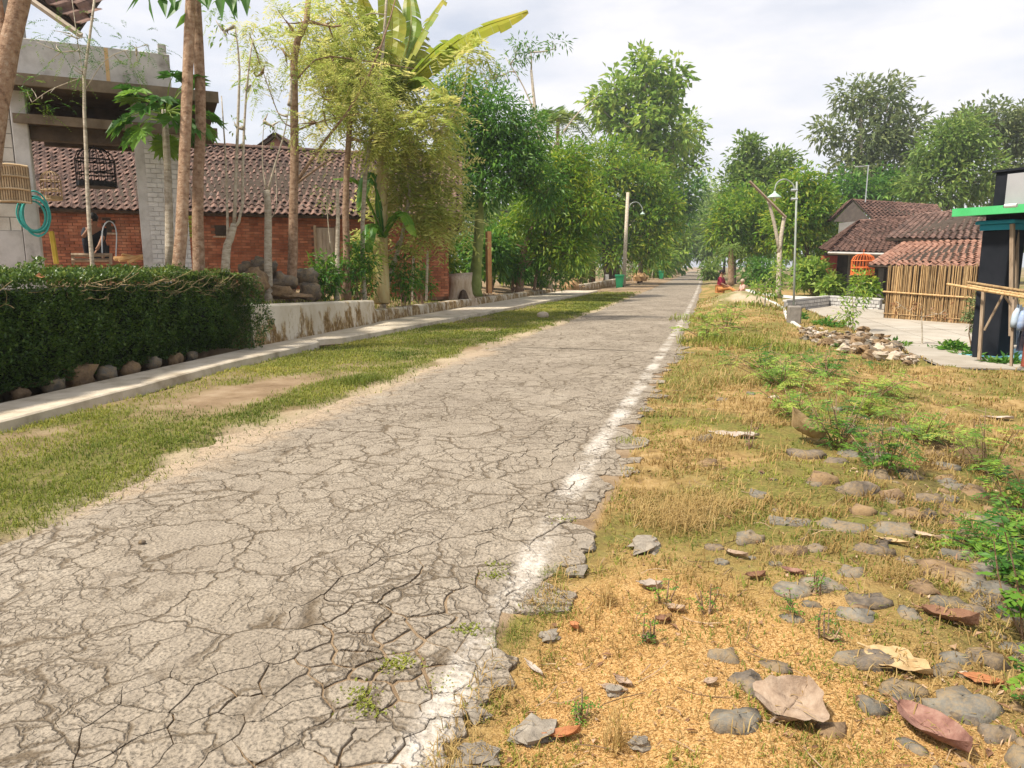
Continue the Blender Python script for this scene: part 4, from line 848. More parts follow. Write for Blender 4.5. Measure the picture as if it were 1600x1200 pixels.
tree('young_mango_tree', 'small dark glossy leaved tree beside the pale post', [(835, 448), (838, 430), (842, 405)], 35.0, .09, .06, BARK, [(870, 420, 36, 26), (838, 395, 30, 22), (780, 390, 34, 30)], 120, 14, .28, .08, .35, L_DARK, 6)
tree('yellowing_mango_tree', 'broad yellow green tree overhanging the light pole', [(952, 430), (948, 400), (945, 360), (950, 320)], 58.0, .45, .3, BARKD,
     [(960, 300, 75, 55), (1010, 290, 45, 45), (1030, 330, 40, 40), (940, 260, 60, 45), (1000, 350, 60, 40), (930, 350, 50, 45), (1015, 385, 40, 30), (960, 390, 50, 30)], 960, 18, .46, .15, .8, L_MANGO, 12)
tree('tall_teak_tree', 'tall loose crowned tree with large pale leaves rising highest beside the road', [(980, 432), (985, 370), (1000, 280), (1005, 180), (1010, 110)], 75.0, .45, .22, BARKP,
     [(1005, 120, 42, 36), (1035, 160, 34, 34), (965, 150, 36, 36), (1000, 190, 62, 40), (1050, 220, 30, 40), (1000, 240, 55, 40), (940, 170, 22, 24), (1055, 120, 18, 24), (1000, 90, 14, 18)], 300, 14, .85, .48, 1.2, L_LIGHT, 14, deep=.3)
tree('bare_topped_tree', 'lanky pale tree with sparse drooping tufts above the mango trees', [(858, 436), (852, 340), (846, 240), (836, 170), (830, 110)], 40.0, .17, .07, BARKP,
     [(828, 75, 30, 14), (805, 88, 24, 14), (868, 72, 24, 12), (790, 110, 26, 18), (760, 120, 24, 22)], 70, 9, .33, .09, .4, L_DARK, 6, stems=[([(838, 180), (815, 130), (790, 90)], .05, .02), ([(850, 250), (900, 180), (935, 150)], .05, .02)])
# coconut palm behind
def palm(name, label, base, top, d, r0, nf, L, lm, droop=.9, ll=.5, lw=.05, np_=26):
    path = trunkpath([base, ((base[0]+top[0])/2, (base[1]+top[1])/2), top], d); t_ = thing(name, label, 'palm', path[0])
    m = MB(); tube(m, path, np.linspace(r0*1.2, r0*.8, len(path)), 8, .5, jit=.15); m.build('trunk', BARK, t_, True); tp = path[-1]
    for k in range(nf):
        a = 2*np.pi*k/nf+R.normal(0, .2); el = R.uniform(-.2, 1.1); D = np.array([[math.cos(a)*math.cos(el), math.sin(a)*math.cos(el), math.sin(el)]])
        m = MB(); fronds(m, tp[None], D, L, np_, lw, ll, droop); s = tp+D[0]*L*.5-[0, 0, droop*L*.25]; tube(m, smoothpath([tp, s, tp+D[0]*L-[0, 0, droop*L]], 6), np.linspace(.03, .008, 6), 4, .7); m.build('frond', lm, t_)
    return t_
palm('coconut_palm', 'coconut palm crown half hidden behind the roadside trees', (868, 430), (872, 185), 48, .14, 30, 3.0, L_FAR, 1.0, .7, .1, 22)
# dark trunks and undergrowth under the yellowing tree
for k, (px, w_) in enumerate([(962, .3), (925, .26), (1000, .22)]):
    m = MB(); b = at(px, 436, 64+k); b[2] = g1(b[0], b[1]); tube(m, [b-[0, 0, .1], b+[.05, 0, 1.5], b+[-.05, 0, 4.5]], [w_*1.2, w_, w_*.8], 8, jit=.1); tag(m.build('shade_tree', BARKD, None, True), ['stout dark trunk just left of the light pole', 'dark trunk farthest left under the yellowing tree', 'dark trunk right of the light pole'][k], 'tree', 'dark trunks behind the light pole')
def bush(name, label, px, py, d, rx, ry, n, L, W, lm, k=12, group=None, sp=.35):
    b = at(px, py+ry, d); b[2] = g1(b[0], b[1]); t_ = thing(name, label, 'bush', b, group)
    cp, cc = clumps([(px, py, rx, ry)], n, d, deep=.15); m = MB(); foliage(m, cp, cc, k, L, W, sp, .3); m.build('foliage', lm, t_)
    m = MB(); twigs(m, [b], cp, cc, 10, .02); m.build('stems', BARK, t_); return t_
bush('hedge_bush', 'low dark clipped bush behind the light pole', 975, 425, 68, 60, 12, 90, .2, .09, L_DARK)
bush('banana_clump', 'light green bushy clump left of the dark trunks', 905, 415, 52, 28, 26, 60, .6, .16, L_LIGHT)
bush('roadside_bush', 'pale bushy shrub at the left road edge beyond the second green bin', 1058, 408, 125, 18, 24, 60, .5, .16, L_LIGHT, sp=.6)
bush('roadside_bush', 'dull green bush beside the cut logs past the first bin', 1012, 408, 85, 24, 18, 60, .4, .14, L_MANGO, sp=.5)
bush('shade_bush', 'dark bush under the mango tree behind the low wall', 800, 420, 34, 30, 22, 70, .3, .09, L_DARK)
for k, (px, d_, lm_) in enumerate([(770, 33, L_DARK), (800, 39, L_MANGO), (830, 44, L_DARK), (862, 47, L_LIGHT), (890, 55, L_DARK), (1020, 95, L_MANGO), (1040, 110, L_DARK), (745, 36, L_DARK), (690, 28, L_MANGO)]):
    bush('understory_bush', ['dark understory bush right of the green trunk', 'leafy understory bush behind the crooked trunk', 'dark understory bush behind the pale post', 'light understory bush right of the pale post', 'dark understory bush behind the brush bundle', 'leafy understory bush behind the second bin', 'dark understory bush far up the left roadside', 'dark understory bush behind the green trunk', 'leafy bush at the right end of the brick wall'][k], px, 392+8*(k % 3), d_, 30, 34, 75, .011*d_, .0042*d_, lm_, 13, 'understory bushes on the left', .016*d_)
bush('leafy_weed', 'small bright green leafy weed by the footway end', 843, 438, 36, 11, 11, 24, .22, .1, L_FERN, 8, sp=.18)
for k, px in enumerate(np.linspace(775, 1040, 22)):                    # thin stems in the shade
    if k % 3 == 2: continue
    d_ = 46+k*2.4; b = at(px+R.normal(0, 4), 440, d_); b[2] = g1(b[0], b[1]); m = MB(); tube(m, [b, b+[R.normal(0, .15), 0, 1.2], b+[R.normal(0, .3), 0, 2.6+R.random()]], [.06, .05, .03], 5); tag(m.build('bamboo_sapling', BARKP), 'thin pale sapling standing in the shade under the roadside trees', 'sapling', 'thin saplings under the roadside trees')
# farther trees both sides to the end of the road
def fartree(label, px, base, d, lobes, lm, n=120, k=12, L=.7, W=.35, r0=.25, bark=BARKD, sp=1., group='trees along the far road', deep=.4, xw=None):
    if xw is not None: px = 800+1150*(.2574+xw/d)
    return tree('far_tree', label, [(px, base), (px+1, base-30), (px, lobes[0][1]+lobes[0][3]*.3)], d, r0, r0*.5, bark, lobes, n, k, L, W, sp, lm, 6, group=group, deep=deep)
fartree('hazy tree with open crown beyond the tall loose tree on the left of the road', 1052, 425, 85, [(1075, 210, 26, 34), (1050, 250, 34, 40), (1085, 250, 18, 30)], L_LIGHT, 130, xw=-7)
fartree('dark dense tree overhanging the road on the left in the distance', 1065, 424, 95, [(1078, 300, 26, 38), (1060, 330, 30, 40), (1048, 290, 26, 40)], L_DARK, 170, xw=-6.5)
fartree('pale yellowish tree below the dark dense one at the left road edge', 1068, 424, 105, [(1066, 365, 16, 30), (1062, 390, 14, 20)], L_LIGHT, 80, L=.8, xw=-6.5)
fartree('blue green tree closing the end of the road', 1092, 420, 150, [(1092, 360, 22, 40), (1080, 385, 14, 26), (1100, 385, 12, 26)], L_FAR, 150, 12, 1., .5, sp=1.4, xw=-6)
fartree('tall hazy tree behind the end of the road', 1100, 418, 185, [(1108, 300, 22, 34), (1112, 340, 26, 40), (1095, 330, 20, 40)], L_LIGHT, 130, 12, 1.3, .6, sp=1.8, xw=2)
fartree('hazy tree on the right past the road end', 1120, 420, 130, [(1126, 340, 26, 40), (1118, 385, 22, 30)], L_FAR, 150, 12, 1., .5, sp=1.4, xw=4)
fartree('rounded leafy tree behind the palm like shrub on the right', 1145, 440, 62, [(1165, 330, 50, 45), (1140, 360, 36, 40), (1200, 350, 45, 45), (1180, 380, 50, 30)], L_MANGO, 520, 15, .45, .18, .3, sp=.75)
fartree('tall leafy tree with a pale top on the right of the road', 1185, 440, 72, [(1165, 250, 24, 40), (1180, 285, 40, 36), (1215, 265, 32, 32), (1150, 300, 26, 34), (1172, 228, 10, 16)], L_FAR, 380, 14, .6, .28, .3, sp=.95)
fartree('bright yellow green tree behind the curved street lamp', 1260, 440, 50, [(1265, 330, 42, 50), (1290, 370, 30, 40), (1250, 290, 36, 34), (1235, 350, 40, 50), (1285, 320, 24, 34)], L_MANGO, 520, 15, .38, .16, .22, sp=.7)
fartree('large tall grey green tree rising highest behind the tiled roofs', 1345, 400, 75, [(1340, 150, 34, 32), (1385, 160, 34, 40), (1345, 215, 56, 40), (1410, 210, 40, 44), (1330, 270, 50, 36), (1390, 270, 60, 40), (1290, 210, 22, 20)], L_GREY, 420, 15, .75, .3, .35, BARKP, 1.2, deep=.25)
fartree('dark tree directly behind the tiled roof ridge', 1330, 400, 68, [(1320, 300, 40, 34), (1370, 300, 46, 34), (1415, 305, 40, 30)], L_DARK, 230, 14, .6, .25, .3, sp=.9)
fartree('bushy dark green tree behind the green beam', 1480, 400, 62, [(1470, 235, 46, 40), (1460, 290, 50, 40), (1520, 270, 46, 50), (1500, 215, 50, 36)], L_FAR, 460, 15, .55, .22, .3, sp=.95)
fartree('airy light topped tree behind the black sign box', 1560, 400, 66, [(1555, 190, 40, 26), (1510, 195, 34, 22), (1590, 215, 40, 40), (1570, 290, 50, 40), (1620, 200, 40, 36)], L_GREY, 400, 15, .6, .26, .28, BARKP, 1.)
BGL = ['behind the left end of the dark green tree', 'behind the dark green tree with the green trunk', 'between the banana plant and dark green tree, far back', 'behind the lanky pale tree', 'behind the yellowing tree', 'low over the right end of the brick roof', 'behind the tall loose tree', 'at the far left of the road end', 'at the far right of the road end', 'behind the bright yellow green tree', 'between the bright tree and the tall grey green tree', 'outside the right edge, nearer', 'outside the right edge, farther', 'far left behind the block building', 'behind the porch roof', 'low over the brick roof by the forked tree', 'low over the brick roof by the brown tree']
for k, (px, d_, hgt) in enumerate([(700, 60, 150), (760, 70, 140), (640, 75, 120), (820, 90, 150), (900, 110, 160), (560, 70, 70), (960, 130, 130), (1010, 150, 130), (1180, 160, 120), (1240, 110, 130), (1300, 120, 120), (1660, 70, 170), (1740, 80, 170), (-150, 45, 200), (-60, 60, 90), (330, 70, 60), (450, 80, 70)]):
    fartree('hazy background tree '+BGL[k], px, 425, d_, [(px, 420-hgt*.75, 45, hgt*.3), (px-25, 420-hgt*.45, 45, hgt*.35), (px+30, 420-hgt*.4, 45, hgt*.35)], L_FAR, 130, 12, .011*d_, .005*d_, .3, sp=.014*d_, group='background trees behind the village')
# pandanus like plant, undergrowth on the right
palm('screw_pine', 'spiky palm like plant on a dark trunk beside the road on the right', (1142, 446), (1142, 388), 52, .2, 22, 1.5, L_FAR, .9, .5, .06, 8)
bush('undergrowth', 'dark green undergrowth right of the screw pine', 1190, 425, 56, 40, 24, 100, .4, .16, L_DARK, sp=.5)
bush('cassava_bush', 'broad leaved light green bush left of the tiled pavilion', 1270, 430, 40, 34, 24, 80, .4, .2, L_LIGHT, sp=.4)
bush('cassava_bush', 'broad leaved bush right behind the curved lamp post base', 1300, 445, 36, 20, 16, 50, .32, .17, L_LIGHT, sp=.3)
bush('shady_bush', 'dull green bush at the road edge on the far right side', 1110, 424, 75, 16, 16, 50, .5, .2, L_FAR, sp=.6)
# ------------------------------------------------------------------ the yard on the right
PAVE = pm('yard_concrete', [(.28, .24, .19), (.36, .32, .26), (.42, .38, .32)], 1.2, .9, .2, 40, .07)
a0, a1 = on(1372, 545, YARD), on(1640, 585, YARD); pv = struct(obj('yard_paving', None)) if False else None
o_ = np.array([4.0, 13.4]); ux = nrm(np.array([.0, 1.])); wx = np.array([ux[1], -ux[0]]); base_ = MB()
q = [o_+wx*.0, o_+wx*9., o_+wx*9.+ux*22, o_+wx*.0+ux*22]; base_.add([[*p, -.2] for p in q], np.array([[0, 1, 2, 3]])); yard = struct(base_.build('yard_paving', pm('paving_joint', [(.3, .26, .22), (.4, .36, .31)], 5, .95, .2, 40, .1)))
slabm = {}
for i in range(8):
    for j in range(11):
        p = o_+wx*(.56+1.12*i)+ux*(1+2.0*j); m = MB(); box(m, [p[0], p[1], -.185+R.normal(0, .002)], (1.09, 1.97, .02), np.array([[wx[0], wx[1], 0], [ux[0], ux[1], 0], [0, 0, 1.]])); m.build('paving_slab', PAVE, yard)
# bamboo hut with the bright lean-to roof
ha, hb = on(1380, 500, YARD), on(1537, 512, YARD); oh2 = facing(ha, hb); uh = nrm(hb[:2]-ha[:2]); Lh = float(np.linalg.norm(hb[:2]-ha[:2]))
hut = thing('bamboo_hut', 'small shed of upright bamboo poles under a bright clay tiled lean-to roof', 'shed', ((ha+hb)/2))
nb = 78
for k in range(nb):
    f = (k+.5)/nb; p = ha[:2]+uh*Lh*f+oh2*R.normal(0, .012); r_ = .013+.008*R.random(); m = MB(); zt_ = 1.52+R.normal(0, .02); ln_ = uh*R.normal(0, .025)
    tube(m, [[*p, YARD-.02], [*(p+ln_*.5), .6], [*(p+ln_), zt_]], r_, 6); m.build('bamboo_pole', BAMB, hut)
for z in (.62,): m = MB(); tube(m, [[*(ha[:2]-uh*.05+oh2*.05), z+.06], [*(hb[:2]+uh*.02+oh2*.05), z-.04]], .028, 7); m.build('bamboo_rail', BAMB, hut)
m = MB(); tube(m, [[*(ha[:2]+oh2*.04), -.02], [*(hb[:2]+oh2*.04), -.05]], .012, 6); m.build('bamboo_rail', BAMB, hut)
m = MB(); slab(m, ha[:2]-oh2*.05, hb[:2]-oh2*.05, YARD, 1.5, .05, oh2); m.build('inner_matting', pm('dark_matting', [(.05, .032, .018), (.1, .065, .035)], 8, .95, .3, 40, .1), hut)
m = MB(); slab(m, ha[:2]-oh2*3, ha[:2], YARD, 1.5, .06, -uh); m.build('side_wall', pm('dark_matting', []) , hut)
tile_roof(hut, at(1357, 414, 25.8), at(1548, 419, 23.4), at(1548, 376, 25.6), at(1416, 376, 28.2), TILE_NEW, .22, .27, 290)
m = MB(); tube(m, [at(1357, 416, 25.8), at(1548, 421, 23.4)], .04, 4); m.build('eave_batten', DARKWOOD, hut)
# house with the dark roof behind it
hm = at(1460, 416, 30); mid = thing('tiled_house', 'house with dark weathered clay roof directly behind the bamboo shed', 'house', (hm[0], hm[1], YARD))
mL, mR, nR, nL = at(1384, 372, 28.4), at(1560, 374, 25.6), at(1572, 322, 29.2), at(1430, 336, 32)
tile_roof(mid, mL, mR, nR, nL, TILE_OLD, .23, .28); ridge(mid, nL, nR, TILE_OLD)
back2 = np.array([-_sy, _cy, 0])*3.5; d = MB(); q = np.array([nL, nR, nR+back2-[0, 0, 1.3], nL+back2-[0, 0, 1.3]]); d.add(np.vstack([q, q-[0, 0, .1]]), np.array([[0, 1, 2, 3], [7, 6, 5, 4], [0, 4, 5, 1], [1, 5, 6, 2], [2, 6, 7, 3], [3, 7, 4, 0]])); d.build('rear_roof_slope', TILE_OLD, mid)
WALLD = pm('dark_plank_wall', [(.05, .04, .035), (.1, .08, .065)], 4, .9, .3, 30, .15)
w0, w1 = at(1400, 416, 29.6)[:2], at(1562, 416, 26.8)[:2]; m = MB(); slab(m, w0, w1, YARD, 2.5, .15, facing(w0, w1)); m.build('wall', WALLD, mid)
# open pavilion
pav = thing('tiled_pavilion', 'open pavilion with sagging dark clay roof on wooden posts', 'pavilion', on(1340, 475, YARD))
pL, pR, sR, sL = at(1294, 392, 35), at(1414, 395, 32.6), at(1432, 338, 36.8), at(1342, 345, 38.4)
tile_roof(pav, pL, pR, sR, sL, TILE_MID, .24, .3); ridge(pav, sL, sR, TILE_MID)
tile_roof(pav, at(1280, 388, 44), pL, sL, sL+[0, .1, 0], TILE_MID, .24, .3, 0)
for px, py, d_ in ((1324, 477, 35.6), (1373, 470, 34.6), (1300, 462, 43), (1416, 465, 33.5)):
    p = at(px, py, d_); m = MB(); box(m, [p[0], p[1], 1.0], (.2, .2, 2.55)); m.build('post', pm('grey_post', [(.12, .11, .1), (.22, .2, .19)], 4, .9, .3, 30, .1), pav)
m = MB(); tube(m, [pL-[0, 0, .1], pR-[0, 0, .1]], .07, 4); m.build('eave_beam', pm('pale_eave', [(.35, .33, .3), (.5, .48, .45)], 4, .9, .2, 30, .1), pav)
w0, w1 = at(1286, 416, 42)[:2], at(1420, 416, 38)[:2]; m = MB(); slab(m, w0, w1, YARD, 2.3, .15, facing(w0, w1)); m.build('rear_wall', WALLD, pav)
m = MB(); slab(m, at(1282, 416, 41.5)[:2], at(1306, 416, 41)[:2], .6, 2.1, .1, facing(w0, w1)); m.build('red_board', pm('red_paint', [(.3, .05, .03), (.42, .08, .05)], 5, .8, .2, 30, .1), pav)
# rear gabled house
rg = thing('gabled_house', 'farther house with brown tiled gable roof above the pavilion', 'house', at(1380, 430, 46))
gL, gR, hR, hL = at(1368, 347, 43), at(1480, 344, 41), at(1462, 321, 44), at(1333, 312, 46)
tile_roof(rg, gL, gR, hR, hL, TILE_MID, .24, .3, 200); ridge(rg, hL, hR, TILE_MID)
kL = at(1298, 344, 48); tile_roof(rg, kL+[0, 2, 0], kL, hL, hL+[0, 2, 0], TILE_MID, .24, .3, 0)
m = MB(); g = np.array([hL-[0, 0, .12], at(1303, 346, 47.4), at(1366, 350, 43.4)]); m.add(np.vstack([g, g+[0, .2, 0]]), [np.array([[0, 1, 2]]), np.array([[5, 4, 3]])]); m.build('gable', WALLD, rg)
w0, w1 = at(1306, 416, 47)[:2], at(1366, 416, 43.5)[:2]; m = MB(); slab(m, w0, w1, YARD, at(1336, 346, 45)[2], .15, facing(w0, w1)); m.build('wall', pm('grey_house_wall', [(.16, .15, .14), (.26, .25, .24)], 3, .9, .3, 30, .1), rg)
w2 = at(1475, 416, 41.5)[:2]; m = MB(); slab(m, w1, w2, YARD, at(1400, 347, 43)[2], .15, facing(w1, w2)); m.build('wall', pm('grey_house_wall', [(.16, .15, .14), (.26, .25, .24)], 3, .9, .3, 30, .1), rg)
an = thing('television_antenna', 'thin pole with a small crossbar antenna above the gabled roof', 'antenna', at(1352, 314, 45)); GALV = pm('galvanised_metal', [(.4, .42, .43), (.58, .6, .6)], 6, .4, .1, 40, .1, metal=.6)
m = MB(); tube(m, [at(1352, 316, 45), at(1357, 258, 45)], .035, 5); m.build('mast', GALV, an)
m = MB(); tube(m, [at(1336, 261, 45), at(1358, 259, 45)], .03, 5); m.build('crossbar', GALV, an)
for px in (1338, 1343, 1349): m = MB(); p = at(px, 260, 45); tube(m, [p-[0, .5, 0], p+[0, .5, 0]], .012, 4); m.build('element', GALV, an)
cg = birdcage(at(1347, 430, 33.4), .5, 1.0, pm('orange_lacquer', [(.6, .12, .03), (.72, .22, .06)], 5, .5, .1, 30, .1), 'big orange red birdcage hanging under the pavilion roof', n=22, wire=.014)
# black pillar shop front with the teal capital
sa, sb = at(1500, 331, 13.4), at(1660, 317, 11.9); us = nrm(sb[:2]-sa[:2]); os_ = facing(sa, sb); AXS = np.array([[us[0], us[1], 0], [os_[0], os_[1], 0], [0, 0, 1.]])
shop = thing('black_shop_front', 'black pillared shop front with teal capital, green roof edge and grey sign panel', 'shop', on(1560, 565, YARD))
BLK = pm('black_paint', [(.012, .014, .018), (.022, .024, .03)], 3, .85, .15, 40, .1, spec=.08); GRN = pm('green_paint', [(.06, .42, .13), (.1, .52, .2)], 4, .6, .1, 40, .05); TEALP = pm('teal_paint', [(.01, .19, .27), (.02, .25, .34)], 4, .6, .1, 40, .05)
def sp(px, py, d_, off=0.): return at(px, py, d_)+np.array([*(os_*off), 0])
c0 = at(1563, 416, 13.4)[:2]
def sbox(name, c, z0, z1, w_, dp_, mat, b=0.):
    m = MB(); (bbox(m, [c[0], c[1], (z0+z1)/2], (w_, dp_, z1-z0), AXS, b) if b else box(m, [c[0], c[1], (z0+z1)/2], (w_, dp_, z1-z0), AXS)); return m.build(name, mat, shop)
sbox('pillar', c0, -.3, 2.16, .5, .5, BLK, .015); sbox('capital', c0, 2.16, 2.27, .58, .58, TEALP, .01); sbox('capital', c0, 2.27, 2.34, .7, .7, TEALP, .02); sbox('pillar_neck', c0, 2.34, 2.46, .42, .5, BLK)
c2 = c0+us*1.9; sbox('pillar', c2, -.3, 2.16, .5, .5, BLK, .015); sbox('capital', c2, 2.16, 2.34, .7, .7, TEALP, .02)
e_ = (sa[:2]+sb[:2])/2-os_*.9+us*.9; zg = float(sa[2]); sbox('green_roof_edge', (sa[:2]+sb[:2])/2+us*.95-os_*.06, zg-.08, zg+.065, 3.9, .12, GRN); sbox('roof_slab', e_, zg-.05, zg+.05, 3.86, 1.7, BLK)
zb0 = zg+.05; s0 = at(1551, 320, 13.05)[:2]; sx_ = s0+us*1.3; sbox('sign_box', sx_-os_*.25, zb0, zb0+.62, 2.6, .5, BLK, .01); sbox('sign_cap', sx_-os_*.25, zb0+.62, zb0+.66, 2.7, .58, BLK)
sbox('sign_panel', sx_-us*.03+os_*.012, zb0+.02, zb0+.57, 2.1, .03, pm('grey_panel', [(.34, .335, .345), (.4, .395, .405)], 2, .5, .05, 40, .03))
m = MB(); cm_ = at(1570, 322, 12.5); tube(m, [cm_, cm_+np.array([*(us*.2), .0])], .035, 8); m.build('camera_housing', pm('white_plastic', [(.6, .6, .58), (.7, .7, .68)], 4, .4, .05, 30, .05), shop)
m = MB(); tube(m, [cm_-np.array([*(us*.012), 0]), cm_-np.array([*(us*.0), 0])], .03, 8); m.build('lens', BLK, shop)
sbox('rear_wall', c0+us*1.6-os_*2.6, -.3, 2.4, 3., .12, BLK); BLUE = pm('blue_tile', [(.12, .36, .45), (.2, .46, .55)], 4, .5, .1, 40, .1)
sbox('plinth', c0+us*1.2-os_*.7, -.32, -.17, 3.1, 2.4, BLUE, .02)
m = MB(); tube(m, [at(1582, 350, 12.9), at(1580, 525, 12.9)], .045, 4); m.build('timber_upright', WOOD, shop); m = MB(); tube(m, [at(1590, 350, 13.1), at(1588, 500, 13.1)], .03, 4); m.build('timber_upright', WOOD, shop)
# drying rack and clothes
rk = thing('drying_rack', 'bamboo drying rack on pale timber trestle in front of the black pillar', 'rack', on(1537, 562, -.22))
for a, b, r_ in (((1480, 444, 13.2), (1650, 473, 11.0), .026), ((1512, 441, 13.0), (1650, 463, 11.2), .026), ((1513, 446, 12.9), (1650, 469, 11.1), .02)):
    m = MB(); tube(m, [at(*a), at(*b)], r_, 7); m.build('bamboo_rail', BAMB, rk)
for a, b, r_, mt in (((1537, 452, 12.6), (1530, 562, 12.6), .035, WOOD), ((1567, 461, 12.3), (1538, 516, 12.6), .022, WOOD), ((1570, 463, 12.3), (1590, 490, 12.2), .02, WOOD), ((1584, 468, 11.6), (1580, 572, 11.6), .026, WOOD)):
    m = MB(); tube(m, [at(*a), at(*b)], r_, 4); m.build('timber_leg', mt, rk)
m = MB(); tube(m, [at(1531, 455, 12.8), at(1524, 558, 12.8)], .055, 4); m.build('black_board', BLK, rk)
def garment(name, label, px, py, d_, w_, h_, mat, sleeves=True):
    t_ = thing(name, label, 'clothes', at(px, py, d_), 'clothes on the drying rack'); c = at(px, py, d_); ax = np.array([.45, .89, 0]); nn = np.array([.89, -.45, 0]); n = 12; rows = 9; v = []
    for i in range(rows):
        f = i/(rows-1); ww = w_*(.62+.38*min(1, f*2.2))
        for j in range(n): g_ = j/(n-1)-.5; v.append(c+ax*g_*ww+nn*(.035*math.sin(g_*19+px+f*1.3)*(.3+f))-[0, 0, .05+f*h_-.08*abs(g_)*(f < .1)])
    m = MB(); i = (np.arange(rows-1)[:, None]*n+np.arange(n-1)[None]).ravel(); V = np.array(v); m.add(np.vstack([V, V+nn*.03]), [np.stack([i, i+1, i+n+1, i+n], -1), np.stack([i, i+1, i+n+1, i+n], -1)[:, ::-1]+len(V)], .5); m.build('cloth', mat, t_, True)
    if sleeves:
        for sg in (-1, 1): m = MB(); s = c+ax*sg*w_*.3-[0, 0, .1]; tube(m, smoothpath([s, s+ax*sg*.12-[0, 0, .1], s+ax*sg*.14-[0, 0, .28]], 5), [.045, .05, .052, .055, .055], 8); m.build('sleeve', mat, t_, True)
    m = MB(); tube(m, smoothpath([c-ax*w_*.28-[0, 0, .07], c-[0, 0, .01], c+ax*w_*.28-[0, 0, .07]], 7), .006, 5); tube(m, [c-[0, 0, .01], c+[0, 0, .06]], .005, 5); m.build('hanger', BLK, t_)
garment('hanging_shirt', 'pale grey blue shirt hanging first on the rack', 1592, 474, 11.7, .42, .62, pm('pale_blue_cloth', [(.34, .42, .5), (.5, .56, .62)], 8, .9, .2, 60, .05))
garment('hanging_shirt', 'white and blue shirt hanging second on the rack', 1602, 478, 11.4, .4, .66, pm('blue_cloth', [(.12, .2, .38), (.4, .46, .55)], 14, .9, .2, 60, .05))
garment('hanging_dress', 'dark red brown garment hanging at the right edge', 1612, 482, 11.1, .42, .85, pm('rust_cloth', [(.24, .06, .04), (.36, .1, .06)], 8, .9, .2, 60, .05), False)
# low openwork wall round the yard
LW = pm('white_block', [(.44, .42, .39), (.6, .58, .55)], 4, .92, .3, 40, .12)
lw = thing('openwork_wall', 'low whitish patterned block wall round the yard beside the pavilion', 'wall', on(1300, 484, YARD))
runs = [on(1228, 490, YARD)[:2], on(1298, 487, YARD)[:2]+np.array([.4, 3]), on(1380, 492, YARD)[:2]+np.array([.3, 2])]
for a, b in zip(runs[:-1], runs[1:]):
    ow = facing(a, b); m = MB(); slab(m, a, b, YARD-.1, .2, .1, ow); m.build('wall_core', pm('grey_joint', [(.2, .19, .18), (.3, .29, .28)], 5, .95, .3, 40, .1), lw); masonry(lw, 'block', a, b, YARD, .18, ow, LW, bw=.26, bh=.14, joint=.03, proud=.03)
    m = MB(); slab(m, a, b, .2, .26, .16, ow); m.build('coping', LW, lw)
kz = MB(); kp = smoothpath([[*on(1190, 474, .0)[:2]], [*on(1222, 484, -.05)[:2]], [*on(1240, 512, -.1)[:2]], [*on(1330, 540, -.18)[:2]]], 16); kp = np.c_[kp, gz(kp[:, 0], kp[:, 1])-.02]; tube(kz, kp, .08, 6, .5, jit=.25); tag(kz.build('yard_kerb', LW), 'pale rounded kerb curving past the lamp base to the rubble', 'kerb')
kz = MB(); kp = smoothpath([[*on(1165, 455, .0)[:2]], [*on(1230, 462, .0)[:2]], [*on(1300, 466, -.1)[:2]]], 8); kp = np.c_[kp, gz(kp[:, 0], kp[:, 1])+.02]; tube(kz, kp, .14, 6, .5); tag(kz.build('garden_kerb', LW), 'long pale kerb in front of the cassava bushes', 'kerb')
# street lamp on its concrete block
lb = on(1240, 504, 0); lamp = thing('street_lamp', 'thin street lamp with curved arm and green shade on a concrete block', 'lamp', lb); GRYM = pm('grey_green_metal', [(.2, .22, .19), (.32, .34, .3)], 6, .5, .1, 30, .1)
d0 = dep(lb); m = MB(); bbox(m, lb+[0, 0, .17], (.34, .34, .56), None, .03); m.build('base_block', pm('old_concrete', [(.16, .14, .12), (.3, .27, .23)], 6, .95, .5, 40, .1), lamp)
m = MB(); tube(m, [at(1240, 482, d0), at(1242, 400, d0), at(1245, 284, d0)], [.03, .028, .025], 7); m.build('pole', GRYM, lamp, True)
m = MB(); tube(m, smoothpath([at(1242, 300, d0), at(1239, 288, d0), at(1226, 280, d0), at(1214, 286, d0), at(1210, 300, d0)], 12), .02, 6); m.build('arm', GRYM, lamp, True)
for py in (297, 311): m = MB(); tube(m, [at(1236, py, d0), at(1246, py, d0)], .035, 5); m.build('clamp', GALV, lamp)
m = MB(); c = at(1210, 309, d0); lathe(m, [(.19, 0), (.185, .02), (.08, .1), (.035, .13), (.03, .17)], c); m.build('shade', pm('lamp_green', [(.3, .42, .34), (.42, .52, .44)], 5, .5, .1, 30, .1), lamp, True); m = MB(); lathe(m, [(.0, -.1), (.03, -.08), (.04, -.03), (.03, .02)], c); m.build('bulb', pm('bulb_glass', [(.7, .7, .66), (.75, .75, .7)], 3, .2, 0, 30, .02, spec=.5), lamp, True)
# forked pale pole
fk = thing('forked_pole', 'forked pale wooden pole carrying a slanting plank', 'pole', at(1216, 464, 37)); d0 = 37.
for pts_, r_ in ((((1216, 466), (1217, 430), (1218, 390)), .15), (((1218, 392), (1210, 350), (1199, 308)), .1), (((1217, 395), (1221, 365), (1226, 337)), .12)):
    m = MB(); tube(m, smoothpath([at(*p, d0) for p in pts_], 6), np.linspace(r_, r_*.75, 6), 7, jit=.1); m.build('limb', BARKP, fk, True)
m = MB(); tube(m, [at(1171, 283, d0-.2), at(1228, 340, d0-.2)], .07, 4); m.build('plank', WOOD, fk)
